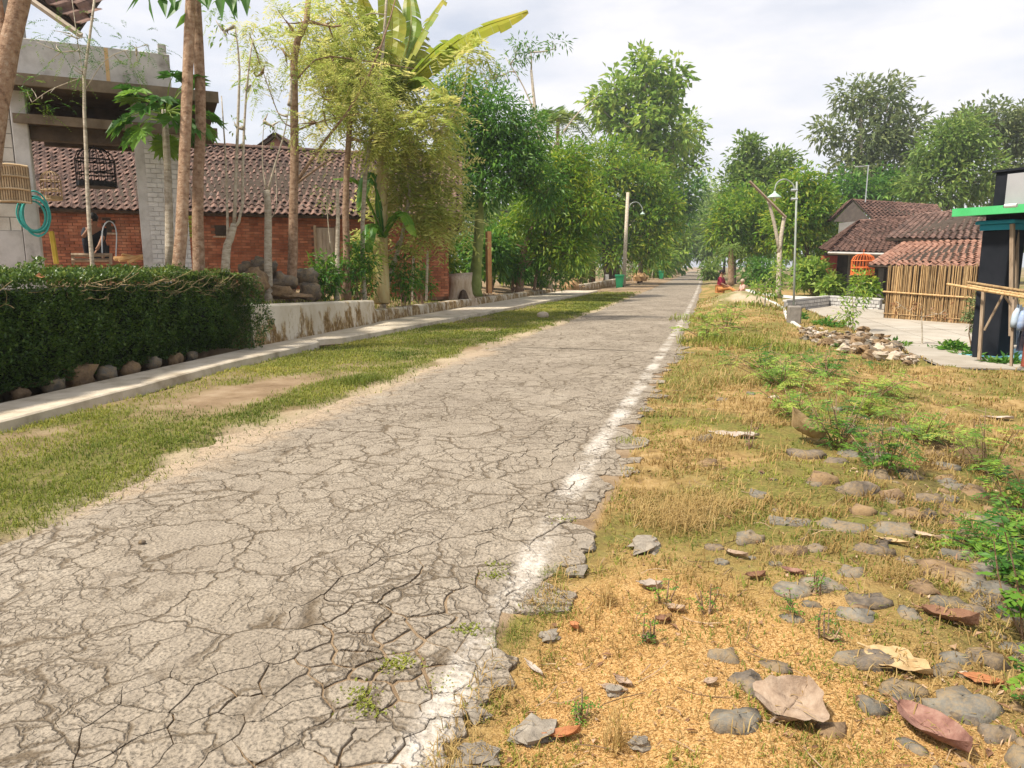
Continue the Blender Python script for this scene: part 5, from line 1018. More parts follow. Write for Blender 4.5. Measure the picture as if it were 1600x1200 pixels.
# light pole and bins on the left
pb_ = on(975, 448, 0); d0 = dep(pb_); lp = thing('light_pole', 'pale straight roadside light pole with small curved lamp arm behind the green bin', 'pole', pb_)
m = MB(); tube(m, [at(974, 450, d0), at(981, 301, d0)], [.16, .12], 9); m.build('pole', BARKP, lp, True); m = MB(); tube(m, smoothpath([at(982, 328, d0), at(986, 318, d0), at(996, 316, d0), at(1003, 324, d0), at(1004, 330, d0)], 10), .04, 6); m.build('arm', GRYM, lp, True)
m = MB(); lathe(m, [(.2, 0), (.19, .03), (.06, .14), (.04, .2)], at(1004, 335, d0)); m.build('shade', _mats['lamp_green'], lp, True)
BING = pm('green_plastic', [(.02, .3, .12), (.035, .4, .17)], 3, .45, .1, 30, .08, spec=.4)
def bin_(px, py, label):
    b = on(px, py, 0); t_ = thing('wheeled_bin', label, 'bin', b, 'green bins along the road'); b[2] = g1(b[0], b[1])
    m = MB(); 
    for z0, z1, w0_, w1_ in ((.04, .8, .42, .56), (.8, .88, .6, .6)): 
        v = np.array([[sx*w_/2, sy_*w_*.55, z] for z, w_ in ((z0, w0_), (z1, w1_)) for sx, sy_ in ((-1, -1), (1, -1), (1, 1), (-1, 1))]); m.add(v+b, np.array([[0, 3, 2, 1], [4, 5, 6, 7], [0, 1, 5, 4], [1, 2, 6, 5], [2, 3, 7, 6], [3, 0, 4, 7]]), .5)
    m.build('body', BING, t_); m = MB(); bbox(m, b+[0, 0, .925], (.66, .72, .08), None, .03); m.build('lid', BING, t_)
    for sx in (-.24, .24): 
        m = MB(); tube(m, [b+[sx-.03, .24, .09], b+[sx+.03, .24, .09]], .09, 10); m.build('wheel', BLK, t_)
    m = MB(); tube(m, [b+[-.25, .38, .86], b+[.25, .38, .86]], .02, 6); m.build('handle', BING, t_)
bin_(968, 449, 'nearer green wheeled bin standing in front of the light pole'); bin_(1033, 436, 'farther green wheeled bin beside the road')
wall_run('ramp_wall', on(903, 455, 0)[:2], on(962, 447, 0)[:2]+np.array([0, 6]), .35, .55, .3, STAIN, 'short sloping concrete wall running up to the first green bin', 10)
m = MB(); b = at(948, 441, 55); tube(m, [b-[0, 0, .2], b+[0, 0, .6]], .16, 8); tag(m.build('white_post', LW), 'short white post behind the first green bin', 'post')
for k, (px, py, d_, w_, h_) in enumerate([(892, 447, 42, 30, 17), (1000, 432, 66, 26, 12)]):
    t_ = thing('cut_brush_pile', ['tan bundle of cut sticks at the end of the low wall', 'brown heap of dry brush between the two bins'][k], 'pile', at(px, py+h_/2, d_)); m = MB(); c = at(px, py, d_); P_ = c+R.normal(0, 1, (260, 3))*np.array([w_, w_, h_])*d_/F*.28; leaves(m, P_, R.normal(0, 1, (260, 3))*[1, 1, .5], .5, .06); m.build('brush', pm('dry_brush', [(.3, .18, .08), (.48, .32, .16)], 8, .9, .2, 30, .3), t_)
    m = MB(); lathe(m, [(w_*d_/F*.4, -h_*d_/F*.6), (w_*d_/F*.45, 0), (w_*d_/F*.3, h_*d_/F*.4), (.02, h_*d_/F*.5)], c, 9); m.build('heart', _mats['dry_brush'], t_)
# tree stump
st = at(716, 474, 25.2); stp = thing('tree_stump', 'weathered hollow tree stump behind the low wall', 'stump', st); m = MB(); n_ = 14; a = np.linspace(0, 2*np.pi, n_, endpoint=False); ringz = [(-.3, .62), (0, .5), (.35, .36), (.7, .33), (.95, .36)]; V = []
for z, r_ in ringz: V.append(np.c_[st[0]+r_*(1+.3*np.sin(a*3+1)+.12*np.sin(a*7))*np.cos(a)*1.2, st[1]+r_*(1+.25*np.sin(a*3))*np.sin(a), st[2]+z+(.14*np.sin(a*2+.6) if z > .9 else 0*a)])
V = np.concatenate(V); i = (np.arange(4)[:, None]*n_); j = np.arange(n_)[None]; j2 = (j+1) % n_; m.add(V, [np.stack([i+j, i+j2, i+n_+j2, i+n_+j], -1).reshape(-1, 4), (np.arange(n_)+4*n_)[None]], .5); m.build('wood', pm('stump_wood', [(.26, .18, .11), (.42, .33, .23), (.5, .42, .32)], 4, .9, .7, 12, .1, stretch=(3, 3, .6)), stp, True)
m = MB(); c = at(724, 466, 24.75); lathe(m, [(.02, -.3), (.16, -.2), (.2, 0), (.1, .25), (.02, .3)], c, 8); m.build('hollow', BARKD, stp)
m = MB(); c = at(694, 464, 25.4); tube(m, [c-[0, 0, .35], c+[0, 0, .1], c+[.02, 0, .4]], [.16, .13, .12], 7, jit=.2); tag(m.build('black_stump', BARKD), 'narrow blackened stump left of the hollow stump', 'stump')
m = MB(); c = at(858, 440, 39); tube(m, [c-[0, 0, .3], at(857, 330, 39)], [.13, .11], 8); tag(m.build('pale_post', BARKP, None, True), 'straight pale post in front of the mango trees', 'post')
m = MB(); c = at(764, 446, 27.5); tube(m, [c-[0, 0, .3], at(763, 362, 27.5)], .12, 4); tag(m.build('brick_post', pm('orange_post', [(.4, .17, .07), (.52, .3, .12)], 4, .9, .3, 30, .1)), 'orange brown gate post right of the green trunk', 'post')
for px, y0_, y1_ in ((668, 470, 392), (646, 470, 400)): m = MB(); tube(m, [at(px-2, y0_, 21), at(px, y1_, 21)], .04, 5); tag(m.build('garden_stake', BARKP), 'thin pale garden stake '+('left' if px > 660 else 'farther left')+' of the stump', 'stake', 'garden stakes')

# ------------------------------------------------------------------ people
SKIN = pm('skin', [(.26, .13, .075), (.32, .17, .1)], 6, .6, .05, 30, .03); HAIR = pm('black_hair', [(.01, .009, .008), (.02, .018, .016)], 20, .6, .3, 60, .05)
def skinned(name, J, E, rad, mat, parent, sub=2):
    me = bpy.data.meshes.new(name); k = list(J); me.from_pydata([tuple(J[q]) for q in k], [(k.index(a), k.index(b)) for a, b in E], []); o = obj(name, me, mat, parent)
    o.modifiers.new('Skin', 'SKIN').use_smooth_shade = True
    for q, v_ in zip(k, me.skin_vertices[0].data): r_ = rad[q]; v_.radius = (r_, r_) if np.isscalar(r_) else r_; v_.use_root = (q == k[0])
    md = o.modifiers.new('Sub', 'SUBSURF'); md.levels = md.render_levels = sub; return o
def head(par, c, r_, look, hairm=HAIR, hat=None, hb=.25):
    c = np.asarray(c); look = nrm(np.array([*look[:2], 0.])); s = np.array([-look[1], look[0], 0]); m = MB()
    def ell(m, cc, rx, ry, rz, n1=8, n2=10):
        th = np.linspace(.05, np.pi-.05, n1); ph = np.linspace(0, 2*np.pi, n2, endpoint=False); v = np.array([cc+look*rx*math.sin(t)*math.cos(p)+s*ry*math.sin(t)*math.sin(p)+np.array([0, 0, rz*math.cos(t)]) for t in th for p in ph])
        i = np.arange(n1-1)[:, None]*n2; j = np.arange(n2)[None]; j2 = (j+1) % n2; m.add(v, [np.stack([i+j2, i+j, i+n2+j, i+n2+j2], -1).reshape(-1, 4), np.arange(n2)[None], (np.arange(n2)+(n1-1)*n2)[::-1][None]], .5)
    m = MB(); ell(m, c-look*.1*r_+[0, 0, hb*r_], r_*1.0, r_*.9, r_*1.02); m.build('hair', hat or hairm, par, True)
    for sg in (-1, 1):
        m = MB(); ell(m, c+s*sg*r_*.78-[0, 0, .05*r_], r_*.2, r_*.1, r_*.28, 6, 6); m.build('ear', SKIN, par, True); m = MB(); ell(m, c+look*.82*r_+s*sg*r_*.32+[0, 0, .05*r_], r_*.1, r_*.14, r_*.08, 5, 6); m.build('eye', HAIR, par, True)
    m = MB(); ell(m, c+look*.98*r_-[0, 0, .2*r_], r_*.18, r_*.12, r_*.22, 6, 6); m.build('nose', SKIN, par, True); m = MB(); ell(m, c+look*.84*r_-[0, 0, .55*r_], r_*.08, r_*.25, r_*.07, 5, 6); m.build('mouth', pm('lips', [(.2, .07, .05), (.24, .09, .06)], 4, .6, 0, 30, .02), par, True)
def sitter(label, o, fwd, k, shirt, trousers, lean, knee, hand, hat=None, hb=.25, bare=False):
    """person seated on o facing fwd; knee / hand heights in metres"""
    o = np.asarray(o, float); f = nrm(np.array([*fwd, 0.])); s = np.array([f[1], -f[0], 0.]); z = np.array([0, 0, 1.]); P_ = lambda a, b, c: o+(f*a+s*b+z*c)*k
    t_ = thing('person', label, 'person', o); lx = lean
    J = {'pel': P_(0, 0, .1), 'bel': P_(.02+lx*.3, 0, .25), 'chest': P_(.03+lx*.8, 0, .45), 'neck': P_(.03+lx, 0, .58), 'hd': P_(.06+lx, 0, .70), 'top': P_(.06+lx, 0, .80)}
    E = [('pel', 'bel'), ('bel', 'chest'), ('chest', 'neck'), ('neck', 'hd'), ('hd', 'top')]; rad = {'pel': .13, 'bel': .125, 'chest': (.15, .1), 'neck': .055, 'hd': .085, 'top': .07}
    for n_, b in (('L', -1), ('R', 1)):
        J.update({n_+'sh': P_(.03+lx*.9, .17*b, .52), n_+'el': P_(*hand[n_][0]), n_+'wr': P_(*hand[n_][1]), n_+'ha': P_(*hand[n_][2]), n_+'hip': P_(.02, .1*b, .09), n_+'kn': P_(*knee[n_][0]), n_+'an': P_(*knee[n_][1]), n_+'to': P_(*knee[n_][2])})
        E += [('chest', n_+'sh'), (n_+'sh', n_+'el'), (n_+'el', n_+'wr'), (n_+'wr', n_+'ha'), ('pel', n_+'hip'), (n_+'hip', n_+'kn'), (n_+'kn', n_+'an'), (n_+'an', n_+'to')]
        rad.update({n_+'sh': .06, n_+'el': .042, n_+'wr': .028, n_+'ha': (.035, .02), n_+'hip': .085, n_+'kn': .058, n_+'an': .038, n_+'to': .03})
    rad = {q: (v*k if np.isscalar(v) else (v[0]*k, v[1]*k)) for q, v in rad.items()}
    skinned('body', J, E, rad, SKIN, t_)
    up = {'pel', 'bel', 'chest', 'Lsh', 'Rsh', 'Lel', 'Rel'}; g = 1.14
    def grow(keep, gg): return {q: J[q] for q in J if q in keep}, [e for e in E if e[0] in keep and e[1] in keep], {q: (rad[q]*gg if np.isscalar(rad[q]) else (rad[q][0]*gg, rad[q][1]*gg)) for q in J if q in keep}
    if not bare: skinned('shirt', *grow(up, g), shirt, t_)
    lo = {'pel', 'Lhip', 'Rhip', 'Lkn', 'Rkn', 'Lan', 'Ran'}; skinned('trousers', *grow(lo, 1.17), trousers, t_)
    for n_ in 'LR':
        for q in range(5):
            b0 = J[n_+'ha']; dr = nrm(J[n_+'ha']-J[n_+'wr']); sd_ = nrm(np.cross(dr, z)+1e-3); e = b0+dr*(.05 if q else .02)*k+sd_*(q-2)*.014*k; m = MB(); tube(m, smoothpath([b0-dr*.01, e, e+(dr*.6-z*.5)*.035*k], 5), np.array([.009, .009, .008, .008, .006])*k, 5); m.build('finger', SKIN, t_, True)
    head(t_, J['hd']+z*.03*k, .105*k, f*1. if lean < .5 else f, hat=hat, hb=hb); return t_
MAROON = pm('maroon_cloth', [(.17, .012, .03), (.25, .02, .045)], 6, .9, .2, 50, .03); ORG = pm('orange_cloth', [(.5, .2, .06), (.6, .28, .1)], 6, .9, .2, 50, .03); NAVY = pm('dark_cloth', [(.015, .016, .02), (.03, .032, .04)], 6, .9, .2, 50, .03); PINK = pm('pink_cloth', [(.62, .36, .3), (.7, .45, .38)], 6, .9, .2, 50, .03)
o_ = at(1124, 455, 31.5); fw_ = np.array([.95, -.3])
sitter('person in a maroon shirt seated on the roadside heap facing right', o_, fw_, 1.12, MAROON, ORG, .02, {'L': ((.42, -.12, .12), (.62, -.1, .0), (.72, -.1, .02)), 'R': ((.44, .1, .14), (.62, .1, .0), (.72, .1, .02))}, {'L': ((.14, -.22, .3), (.34, -.14, .2), (.42, -.1, .18)), 'R': ((.14, .22, .3), (.34, .16, .2), (.42, .12, .18))})
o_ = at(1161, 462, 34.4)
sitter('person with short pale hair low behind the heap, only head and shoulders showing', o_, np.array([-.9, -.35]), .95, PINK, ORG, .02, {'L': ((.4, -.12, .12), (.6, -.1, 0), (.7, -.1, .02)), 'R': ((.4, .12, .12), (.6, .1, 0), (.7, .1, .02))}, {'L': ((.1, -.22, .3), (.3, -.14, .2), (.36, -.1, .18)), 'R': ((.1, .22, .3), (.3, .16, .2), (.36, .12, .18))}, hat=pm('pale_hair', [(.4, .3, .22), (.5, .4, .3)], 12, .9, .2, 50, .03), hb=.18)
o_ = at(154, 402, 14.9)
sitter('person in dark clothes crouching in the porch with hand at the chin', o_, np.array([.55, -.83]), 1.05, NAVY, NAVY, .12, {'L': ((.3, -.14, .34), (.26, -.14, .02), (.36, -.14, .0)), 'R': ((.32, .14, .36), (.28, .14, .02), (.38, .14, .0))}, {'L': ((.3, -.16, .36), (.42, -.1, .2), (.44, -.06, .13)), 'R': ((.34, .16, .38), (.3, .06, .56), (.24, .02, .62))})
m = MB(); p = smoothpath([at(160, 402, 14.2), at(160, 362, 14.2), at(167, 347, 14.2), at(176, 348, 14.2), at(182, 364, 14.2), at(181, 402, 14.2)], 16); tube(m, p, .012, 5); tag(m.build('wire_chair_back', GALV), 'arched pale metal chair back beside the crouching person', 'chair')
# ------------------------------------------------------------------ stones, chunks, fallen leaves
def stone_geo(mb, c, r3, seed=0, rot=0., rough=.25, n1=7, n2=10, fq=1.4):
    th = np.linspace(0.02, np.pi-.02, n1); ph = np.linspace(0, 2*np.pi, n2, endpoint=False); T_, P_ = np.meshgrid(th, ph, indexing='ij')
    d = np.stack([np.sin(T_)*np.cos(P_), np.sin(T_)*np.sin(P_), np.cos(T_)], -1).reshape(-1, 3); f = 1+rough*2*(fbm(d*fq+seed*3.1, 7, 2)-.5); d = np.sign(d)*np.abs(d)**.85
    v = d*f[:, None]*np.asarray(r3); v = np.c_[v[:, 0]*math.cos(rot)-v[:, 1]*math.sin(rot), v[:, 0]*math.sin(rot)+v[:, 1]*math.cos(rot), v[:, 2]]+np.asarray(c)
    i = np.arange(n1-1)[:, None]*n2; j = np.arange(n2)[None]; j2 = (j+1) % n2; mb.add(v, [np.stack([i+j2, i+j, i+n2+j, i+n2+j2], -1).reshape(-1, 4)[:, ::-1], np.arange(n2)[None], (np.arange(n2)+(n1-1)*n2)[::-1][None]])

def stonem(name, cols, dust):
    t = NT(name); n = t.noise(16, 6, .65); c = t.ramp(n, [(.3, cols[0]), (.5, cols[1]), (.7, cols[2])])
    h = t.n('ShaderNodeHueSaturation'); t.l(c, h.inputs['Color']); t.l(t.math('MULTIPLY_ADD', t.rnd(), .5, .75), h.inputs['Value'])
    m_ = t.ramp(t.math('ADD', t.math('MULTIPLY', t.noise(7, 4, .6), .6), t.math('MULTIPLY', t.noise(60, 4, .7), .45)), [(.47, 0.), (.62, .75)])
    c = t.mix(m_, h.outputs[0], dust); b = t.bump(t.math('ADD', n, t.math('MULTIPLY', t.noise(110, 4, .7), .5)), .6, .012)
    return t.finish(c, .88, b, .2)
ST_G = stonem('grey_river_stone', [(.09, .083, .07), (.145, .133, .11), (.2, .185, .15)], (.29, .205, .11)); ST_B = stonem('brown_stone', [(.1, .065, .036), (.165, .11, .065), (.23, .16, .1)], (.3, .2, .1)); ST_D = stonem('dark_stone', [(.07, .055, .04), (.12, .1, .08), (.18, .15, .12)], (.28, .2, .11)); CHK = pm('asphalt_chunk', [(.15, .125, .095), (.25, .215, .17), (.33, .29, .23)], 20, .95, .8, 90, .1); ST_P = stonem('pale_rubble', [(.26, .2, .15), (.4, .33, .26), (.5, .43, .36)], (.45, .36, .24))
SMAT = {'g': ST_G, 'b': ST_B, 'd': ST_D, 'c': CHK, 'p': ST_P}; CNAME = {'g': 'grey', 'b': 'brown', 'd': 'dark', 'c': 'rough', 'p': 'pale'}
def place(px, py, z=None):
    p = on(px, py, 0.)
    for _ in range(4): p = on(px, py, g1(p[0], p[1]))
    return p
stones = [(1155, 1130, 82, 52, 'g', 'smooth grey stone half under the big beige leaf'), (1502, 1105, 104, 66, 'g', 'largest grey brown boulder beside the purple leaf'), (1408, 1084, 72, 44, 'g', 'flat grey stone left of the largest boulder'), (1361, 1106, 50, 40, 'g', 'speckled grey stone below the tan leaf'),
 (1132, 1028, 46, 40, 'g', 'upright oval grey stone alone in the golden chaff'), (1325, 1030, 46, 24, 'g', 'low oval stone sunk in the chaff left of the tan leaf'), (1297, 1145, 58, 36, 'b', 'brown stone at the right edge of the big beige leaf'), (1476, 1050, 44, 40, 'g', 'round grey stone with a white thread behind the largest boulder'), (1505, 1055, 22, 18, 'p', 'small whitish pebble behind the largest boulder'),
 (1240, 920, 62, 28, 'g', 'long smooth blue grey stone, left of a touching pair'), (1287, 917, 70, 28, 'g', 'long grey stone, right of a touching pair'), (1340, 962, 60, 32, 'g', 'oval grey stone leaning against a dark one'), (1352, 940, 64, 28, 'd', 'dark stone behind the leaning oval stone'), (1268, 945, 28, 18, 'g', 'small grey stone below the touching pair'),
 (1170, 842, 50, 30, 'g', 'squarish blue grey stone in the mossy grass'), (1320, 826, 72, 34, 'g', 'long tilted grey stone at the head of the stone cluster'), (1237, 818, 66, 28, 'g', 'broad grey stone left of the long tilted one'), (1275, 858, 40, 22, 'd', 'dark stone between the mossy pair'), (1232, 862, 54, 30, 'b', 'brownish stone left of the dark one'), (1332, 896, 44, 32, 'g', 'blunt grey stone standing in the grass'), (1366, 862, 62, 34, 'd', 'dark brown stone beside dry stalks'),
 (1470, 898, 88, 46, 'b', 'large light brown rock at the right under the weeds'), (1510, 905, 60, 40, 'd', 'dark rock behind the large light brown rock'), (1128, 880, 26, 18, 'g', 'small grey cobble in the grass'), (1118, 856, 34, 12, 'd', 'thin dark stone lying flat'), (1283, 752, 52, 42, 'b', 'round reddish brown stone below the upright curled leaf'), (1335, 770, 66, 48, 'd', 'dark grey rock right of the round brown stone'),
 (1394, 776, 40, 30, 'b', 'round tan stone right of the dark rock'), (1372, 745, 50, 30, 'd', 'dark rock under the green weed'), (1262, 712, 60, 20, 'd', 'long flat dark slab stone under the curled leaf'), (1305, 722, 40, 22, 'd', 'dark slab next to the flat one'), (1420, 806, 52, 34, 'b', 'brown stone with a straight edge'), (1446, 806, 32, 28, 'd', 'black faced stone beside the straight edged one'), (1400, 830, 66, 40, 'g', 'broad grey stone below the straight edged one'),
 (1250, 630, 26, 14, 'b', 'small brown stone beside the ferny weeds'), (1210, 622, 18, 12, 'p', 'pale pebble on top left of the ferny weeds'), (1350, 800, 40, 26, 'b', 'brown stone below the dark rock'), (1480, 945, 60, 36, 'g', 'grey stone under the brown curled leaf'), (1520, 960, 56, 40, 'd', 'dark stone at the right edge below the weeds'), (1440, 920, 56, 30, 'b', 'flat brown stone in leaf litter'), (1560, 1150, 60, 50, 'd', 'dark stone in the bottom right corner')]
def put_stone(px, py, w, h, c, label, group='stones in the right verge'):
    p = place(px, py); d_ = dep(p); rx = w*d_/F/2; rz = max(h*d_/F*.42, rx*.35); t_ = MB(); ang = (1.5 if c == 'g' else .6)*R.normal(0, .35); stone_geo(t_, [p[0], p[1], p[2]-rz*.2], (rx, rx*(.6+.2*R.random()), rz), R.random()*50, YAW+ang*.3, .55, 8, 12, 1.7); tag(t_.build('stone', SMAT[c], None, True), label, 'stone', group)
for s in stones: put_stone(*s)
for px, py, w, h, label in [(1010, 856, 62, 40, 'lumpy pale broken concrete chunk beside the dry grass'), (900, 896, 42, 22, 'flat grey asphalt chunk left of the concrete chunk'), (916, 858, 36, 20, 'small asphalt chunk at the broken edge'), (745, 1122, 40, 36, 'squarish asphalt chunk beside the white slab'), (832, 1150, 72, 34, 'long rough asphalt chunk by a red leaf'), (745, 1188, 76, 40, 'broad asphalt chunk at the bottom edge'), (860, 998, 34, 22, 'pale chunk just below the white line'), (1000, 1168, 30, 26, 'dark upright chunk near the bottom edge'), (925, 780, 30, 14, 'thin asphalt flake in the grass'), (960, 1085, 26, 22, 'small grey chunk under two dry leaves')]:
    p = place(px, py); d_ = dep(p); rx = w*d_/F/2; m = MB(); stone_geo(m, [p[0], p[1], p[2]+.012], (rx, rx*.75, max(.02, h*d_/F*.28)), R.random()*50, R.random()*3, .7, 8, 11, 2.4); tag(m.build('asphalt_chunk', CHK), label, 'chunk', 'loose chunks at the road edge')
# half buried cobbles nobody can tell apart
k = 0
while k < 230:
    y = 2.2+6.5*R.random()**1.2; e = R.uniform(.5, 2.4); x = redge(y)+e; cl = 1.2*math.exp(-((x-1.0-.16*y)**2)/.18)
    if R.random() > .05+cl: continue
    m = MB(); r_ = (.014+.05*R.random()**1.7)*(1+.07*y); stone_geo(m, [x, y, g1(x, y)-r_*.15], (r_*1.3, r_, r_*.6), R.random()*50, R.random()*3, .6, 6, 9, 1.8); tag(m.build('cobble', [ST_G, ST_B, ST_G, ST_D][k % 4], None, True), 'small half buried cobble among the dry grass of the right verge', 'cobble', 'small cobbles in the right verge'); k += 1
# rubble pile at the yard edge
for k in range(210):
    f = R.random(); px = 1250+190*f; py = 520+44*f+R.normal(0, 7); p = place(px, py); pk_ = math.exp(-((px-1350)/60)**2)*.16; r_ = (.03+.1*R.random()**1.6)*(1.25 if 1310 < px < 1400 else .85); m = MB(); stone_geo(m, [p[0], p[1], p[2]+R.random()*pk_+.02], (r_, r_*.8, r_*.6), R.random()*50, R.random()*3, .95, 6, 8, 2.3)
    tag(m.build('rubble_stone', [ST_P, ST_B, ST_B, ST_G, ST_P, ST_D][k % 6]), 'broken pale rubble stone in the pile at the edge of the yard', 'stone', 'rubble pile by the yard')
# boulders among the garden trees and under the hedge
for px, py, d_, w, h, c, label in [(398, 440, 14.2, 40, 40, 'b', 'tall tan boulder beside the right end of the hedge'), (412, 418, 15, 36, 26, 'd', 'brown rock on top of the garden rock heap'), (440, 440, 15.2, 40, 26, 'd', 'dark rock between the white and brown trunks'), (432, 455, 14.8, 46, 18, 'b', 'flat brown rock in front of the white trunk'), (485, 456, 15.6, 34, 26, 'd', 'round black boulder right of the brown trunk'), (478, 432, 16, 40, 24, 'g', 'grey rock behind the black boulder'), (385, 420, 15, 26, 18, 'd', 'dark rock behind the hedge end'), (455, 462, 14.9, 50, 12, 'b', 'broken flat tile rock at the foot of the brown trunk')]:
    c0 = at(px, py, d_); m = MB(); stone_geo(m, c0, (w*d_/F/2, w*d_/F/2*.8, h*d_/F/2), R.random()*50, R.random(), .75, 8, 12, 1.9); tag(m.build('garden_rock', SMAT[c], None, True), label, 'rock', 'rocks in the garden')
    g = g1(c0[0], c0[1])
for k, yb in enumerate([5.6, 6.0, 6.5, 6.95, 7.35, 7.8, 8.3, 8.8, 9.2]):
    r_ = [.1, .09, .13, .2, .13, .12, .11, .12, .1][k]; m = MB(); stone_geo(m, [float(kback(yb))-.22-r_*.7, yb, .08+r_*.5], (r_*.8, r_*1.15, r_*.85), k*3.3, 0, .7, 7, 10, 1.9); tag(m.build('hedge_foot_stone', ST_B if k % 2 else ST_G, None, True), ['pale sliver stone, leftmost under the hedge', 'small brown stone second from left under the hedge', 'upright tan stone third from left under the hedge', 'biggest squarish brown stone under the middle of the hedge', 'pale stone right of the biggest one under the hedge', 'round brown stone under the right half of the hedge', 'whitish stone with dark gap right under the hedge', 'brown stone near the right foot of the hedge', 'pale stone at the right foot of the hedge'][k], 'stone', 'stones under the hedge')
m = MB(); p = place(848, 497); stone_geo(m, p+[0, 0, .08], (.17, .13, .11), 4.4, 0, .3); tag(m.build('stone', ST_P, None, True), 'lone pale stone on the left grass strip near the road', 'stone')
m = MB(); p = place(222, 852); stone_geo(m, [p[0], p[1], .02], (.02, .015, .014), 2.4, 0, .3); tag(m.build('pebble', ST_D, None, True), 'tiny dark pebble alone on the asphalt', 'pebble')

# fallen leaves
def leafy(name, cols): return pm(name, cols, 22, .85, .6, 60, .12)
LV = {'beige': leafy('beige_dead_leaf', [(.22, .15, .1), (.34, .245, .17), (.43, .33, .24)]), 'purple': leafy('purple_dead_leaf', [(.13, .06, .045), (.23, .12, .09), (.32, .2, .15)]), 'tan': leafy('tan_dead_leaf', [(.28, .18, .08), (.4, .28, .14), (.46, .34, .19)]), 'white': leafy('pale_dead_leaf', [(.3, .24, .19), (.42, .36, .3)]), 'orange': leafy('orange_dead_leaf', [(.32, .12, .05), (.46, .21, .09)]), 'brown': leafy('brown_dead_leaf', [(.14, .07, .04), (.24, .13, .08)])}
def dead_leaf(px, py, Lp, Wp, ang, c, label, curl=.45, lift=.012, crum=.22, tilt=0., wide=.45, lobes=0.):
    p = place(px, py); d_ = dep(p); L = Lp*d_/F*1.1; W = Wp*d_/F*1.15; a = math.radians(ang); u = np.array([math.cos(a), math.sin(a), 0]); s = np.array([-u[1], u[0], 0]); n1, n2 = 17, 9; v = []; QN = fbm([[i_/16*6+px, (j_/8-.5)*6.4+py] for i_ in range(17) for j_ in range(9)], 5, 3)-.5
    for i in range(n1):
        f = i/(n1-1); w_ = (max(1e-3, math.sin(math.pi*f**(math.log(.5)/math.log(wide)))))**.75*(1+lobes*math.sin(f*17))
        for j in range(n2):
            g = (j/(n2-1)-.5)*2; q = QN[i*n2+j]
            v.append(p+u*(f-.5)*L+s*g*w_*W/2+np.array([0, 0, lift+curl*W*.5*g*g*(.4+f)+crum*W*q+.1*curl*L*(2*f-1)**2+tilt*f*L]))
    v = np.array(v); v[:, 2] = np.maximum(v[:, 2], gz(v[:, 0], v[:, 1])+.006); m = MB(); i = (np.arange(n1-1)[:, None]*n2+np.arange(n2-1)[None]).ravel(); m.add(v, np.stack([i, i+1, i+n2+1, i+n2], -1), R.random())
    t_ = thing('fallen_leaf', label, 'leaf', p, 'dead leaves on the right verge'); m.build('blade', LV[c], t_, True); m = MB(); mid = v[n2//2::n2]; tube(m, np.vstack([mid[0]-u*L*.12, mid])+[0, 0, .003], np.linspace(.004, .0015, len(mid)+1)*L/.2, 4); m.build('midrib', LV[c], t_)
for q in [(1235, 1115, 105, 95, 60, 'beige', 'big crumpled beige leaf with a pointed tip lying over a stone', .25, .035, .3, .0, .42, .12), (1456, 1152, 120, 60, -58, 'purple', 'big purple brown curled leaf near the bottom right corner', .5, .02, .12), (1402, 1040, 92, 62, -35, 'tan', 'tan holed leaf above the flat grey stone', .1, .02, .2, 0., .4, .15), (1262, 692, 50, 34, 150, 'tan', 'upright curled brown and cream leaf against the green weed', 1.2, .03, .1, .2), (1150, 682, 62, 26, -8, 'white', 'whitish flattened leaf on the mossy grass', .2, .012, .25), (1016, 920, 36, 22, -20, 'white', 'small grey white leaf in the chaff', .6), (1055, 956, 30, 18, -25, 'beige', 'small pinkish leaf right of the grey white leaf', .6), (1036, 974, 24, 16, 10, 'brown', 'small dark curled leaf below the pinkish one', .8), (897, 984, 24, 14, -50, 'orange', 'small rusty leaf at the road edge', .8), (960, 1082, 40, 18, -10, 'beige', 'narrow beige leaf, lower of two crossing', .3), (974, 1070, 32, 16, -35, 'beige', 'narrow beige leaf, upper of two crossing', .4), (880, 1155, 50, 20, 20, 'orange', 'reddish leaf leaning on the long asphalt chunk', .8), (1482, 972, 72, 36, -30, 'brown', 'brown folded leaf under the weeds at the right', .7), (1535, 1068, 50, 26, -20, 'orange', 'bright orange leaf right behind the largest boulder', .3), (1013, 1005, 26, 14, -40, 'purple', 'dark leaf shard in the moss below the chunk', .8), (1150, 870, 36, 14, -30, 'beige', 'thin leaf beside the small cobble', .6), (1395, 850, 40, 14, -25, 'tan', 'narrow straw coloured leaf in the stones', .4), (1240, 898, 34, 14, -30, 'purple', 'mauve leaf above the touching pair of stones', .6), (1440, 840, 50, 14, -40, 'beige', 'long dry leaf behind the broad grey stone', .5), (1110, 1070, 22, 14, 30, 'beige', 'tiny leaf in the golden chaff', .4), (835, 1050, 44, 10, -45, 'white', 'thin white edged leaf in the green weeds by the road', .5), (1560, 655, 36, 14, -10, 'white', 'pale leaf far right on the dry grass', .3), (1180, 905, 28, 16, 10, 'brown', 'brown leaf beside the dry twigs', .7), (1300, 1000, 30, 16, 0, 'tan', 'tan leaf flat in the chaff', .2), (55, 429, 1, 1, 0, 'orange', '')][:-1]: dead_leaf(*q)
p = at(55, 431, 7.75); m = MB(); leaves(m, p[None], np.array([[.3, .9, -.1]]), .1, .085, up=np.array([[1., -.2, .5]]), r=.5); tag(m.build('orange_leaf', LV['orange']), 'single orange leaf stuck in the front of the hedge', 'leaf')

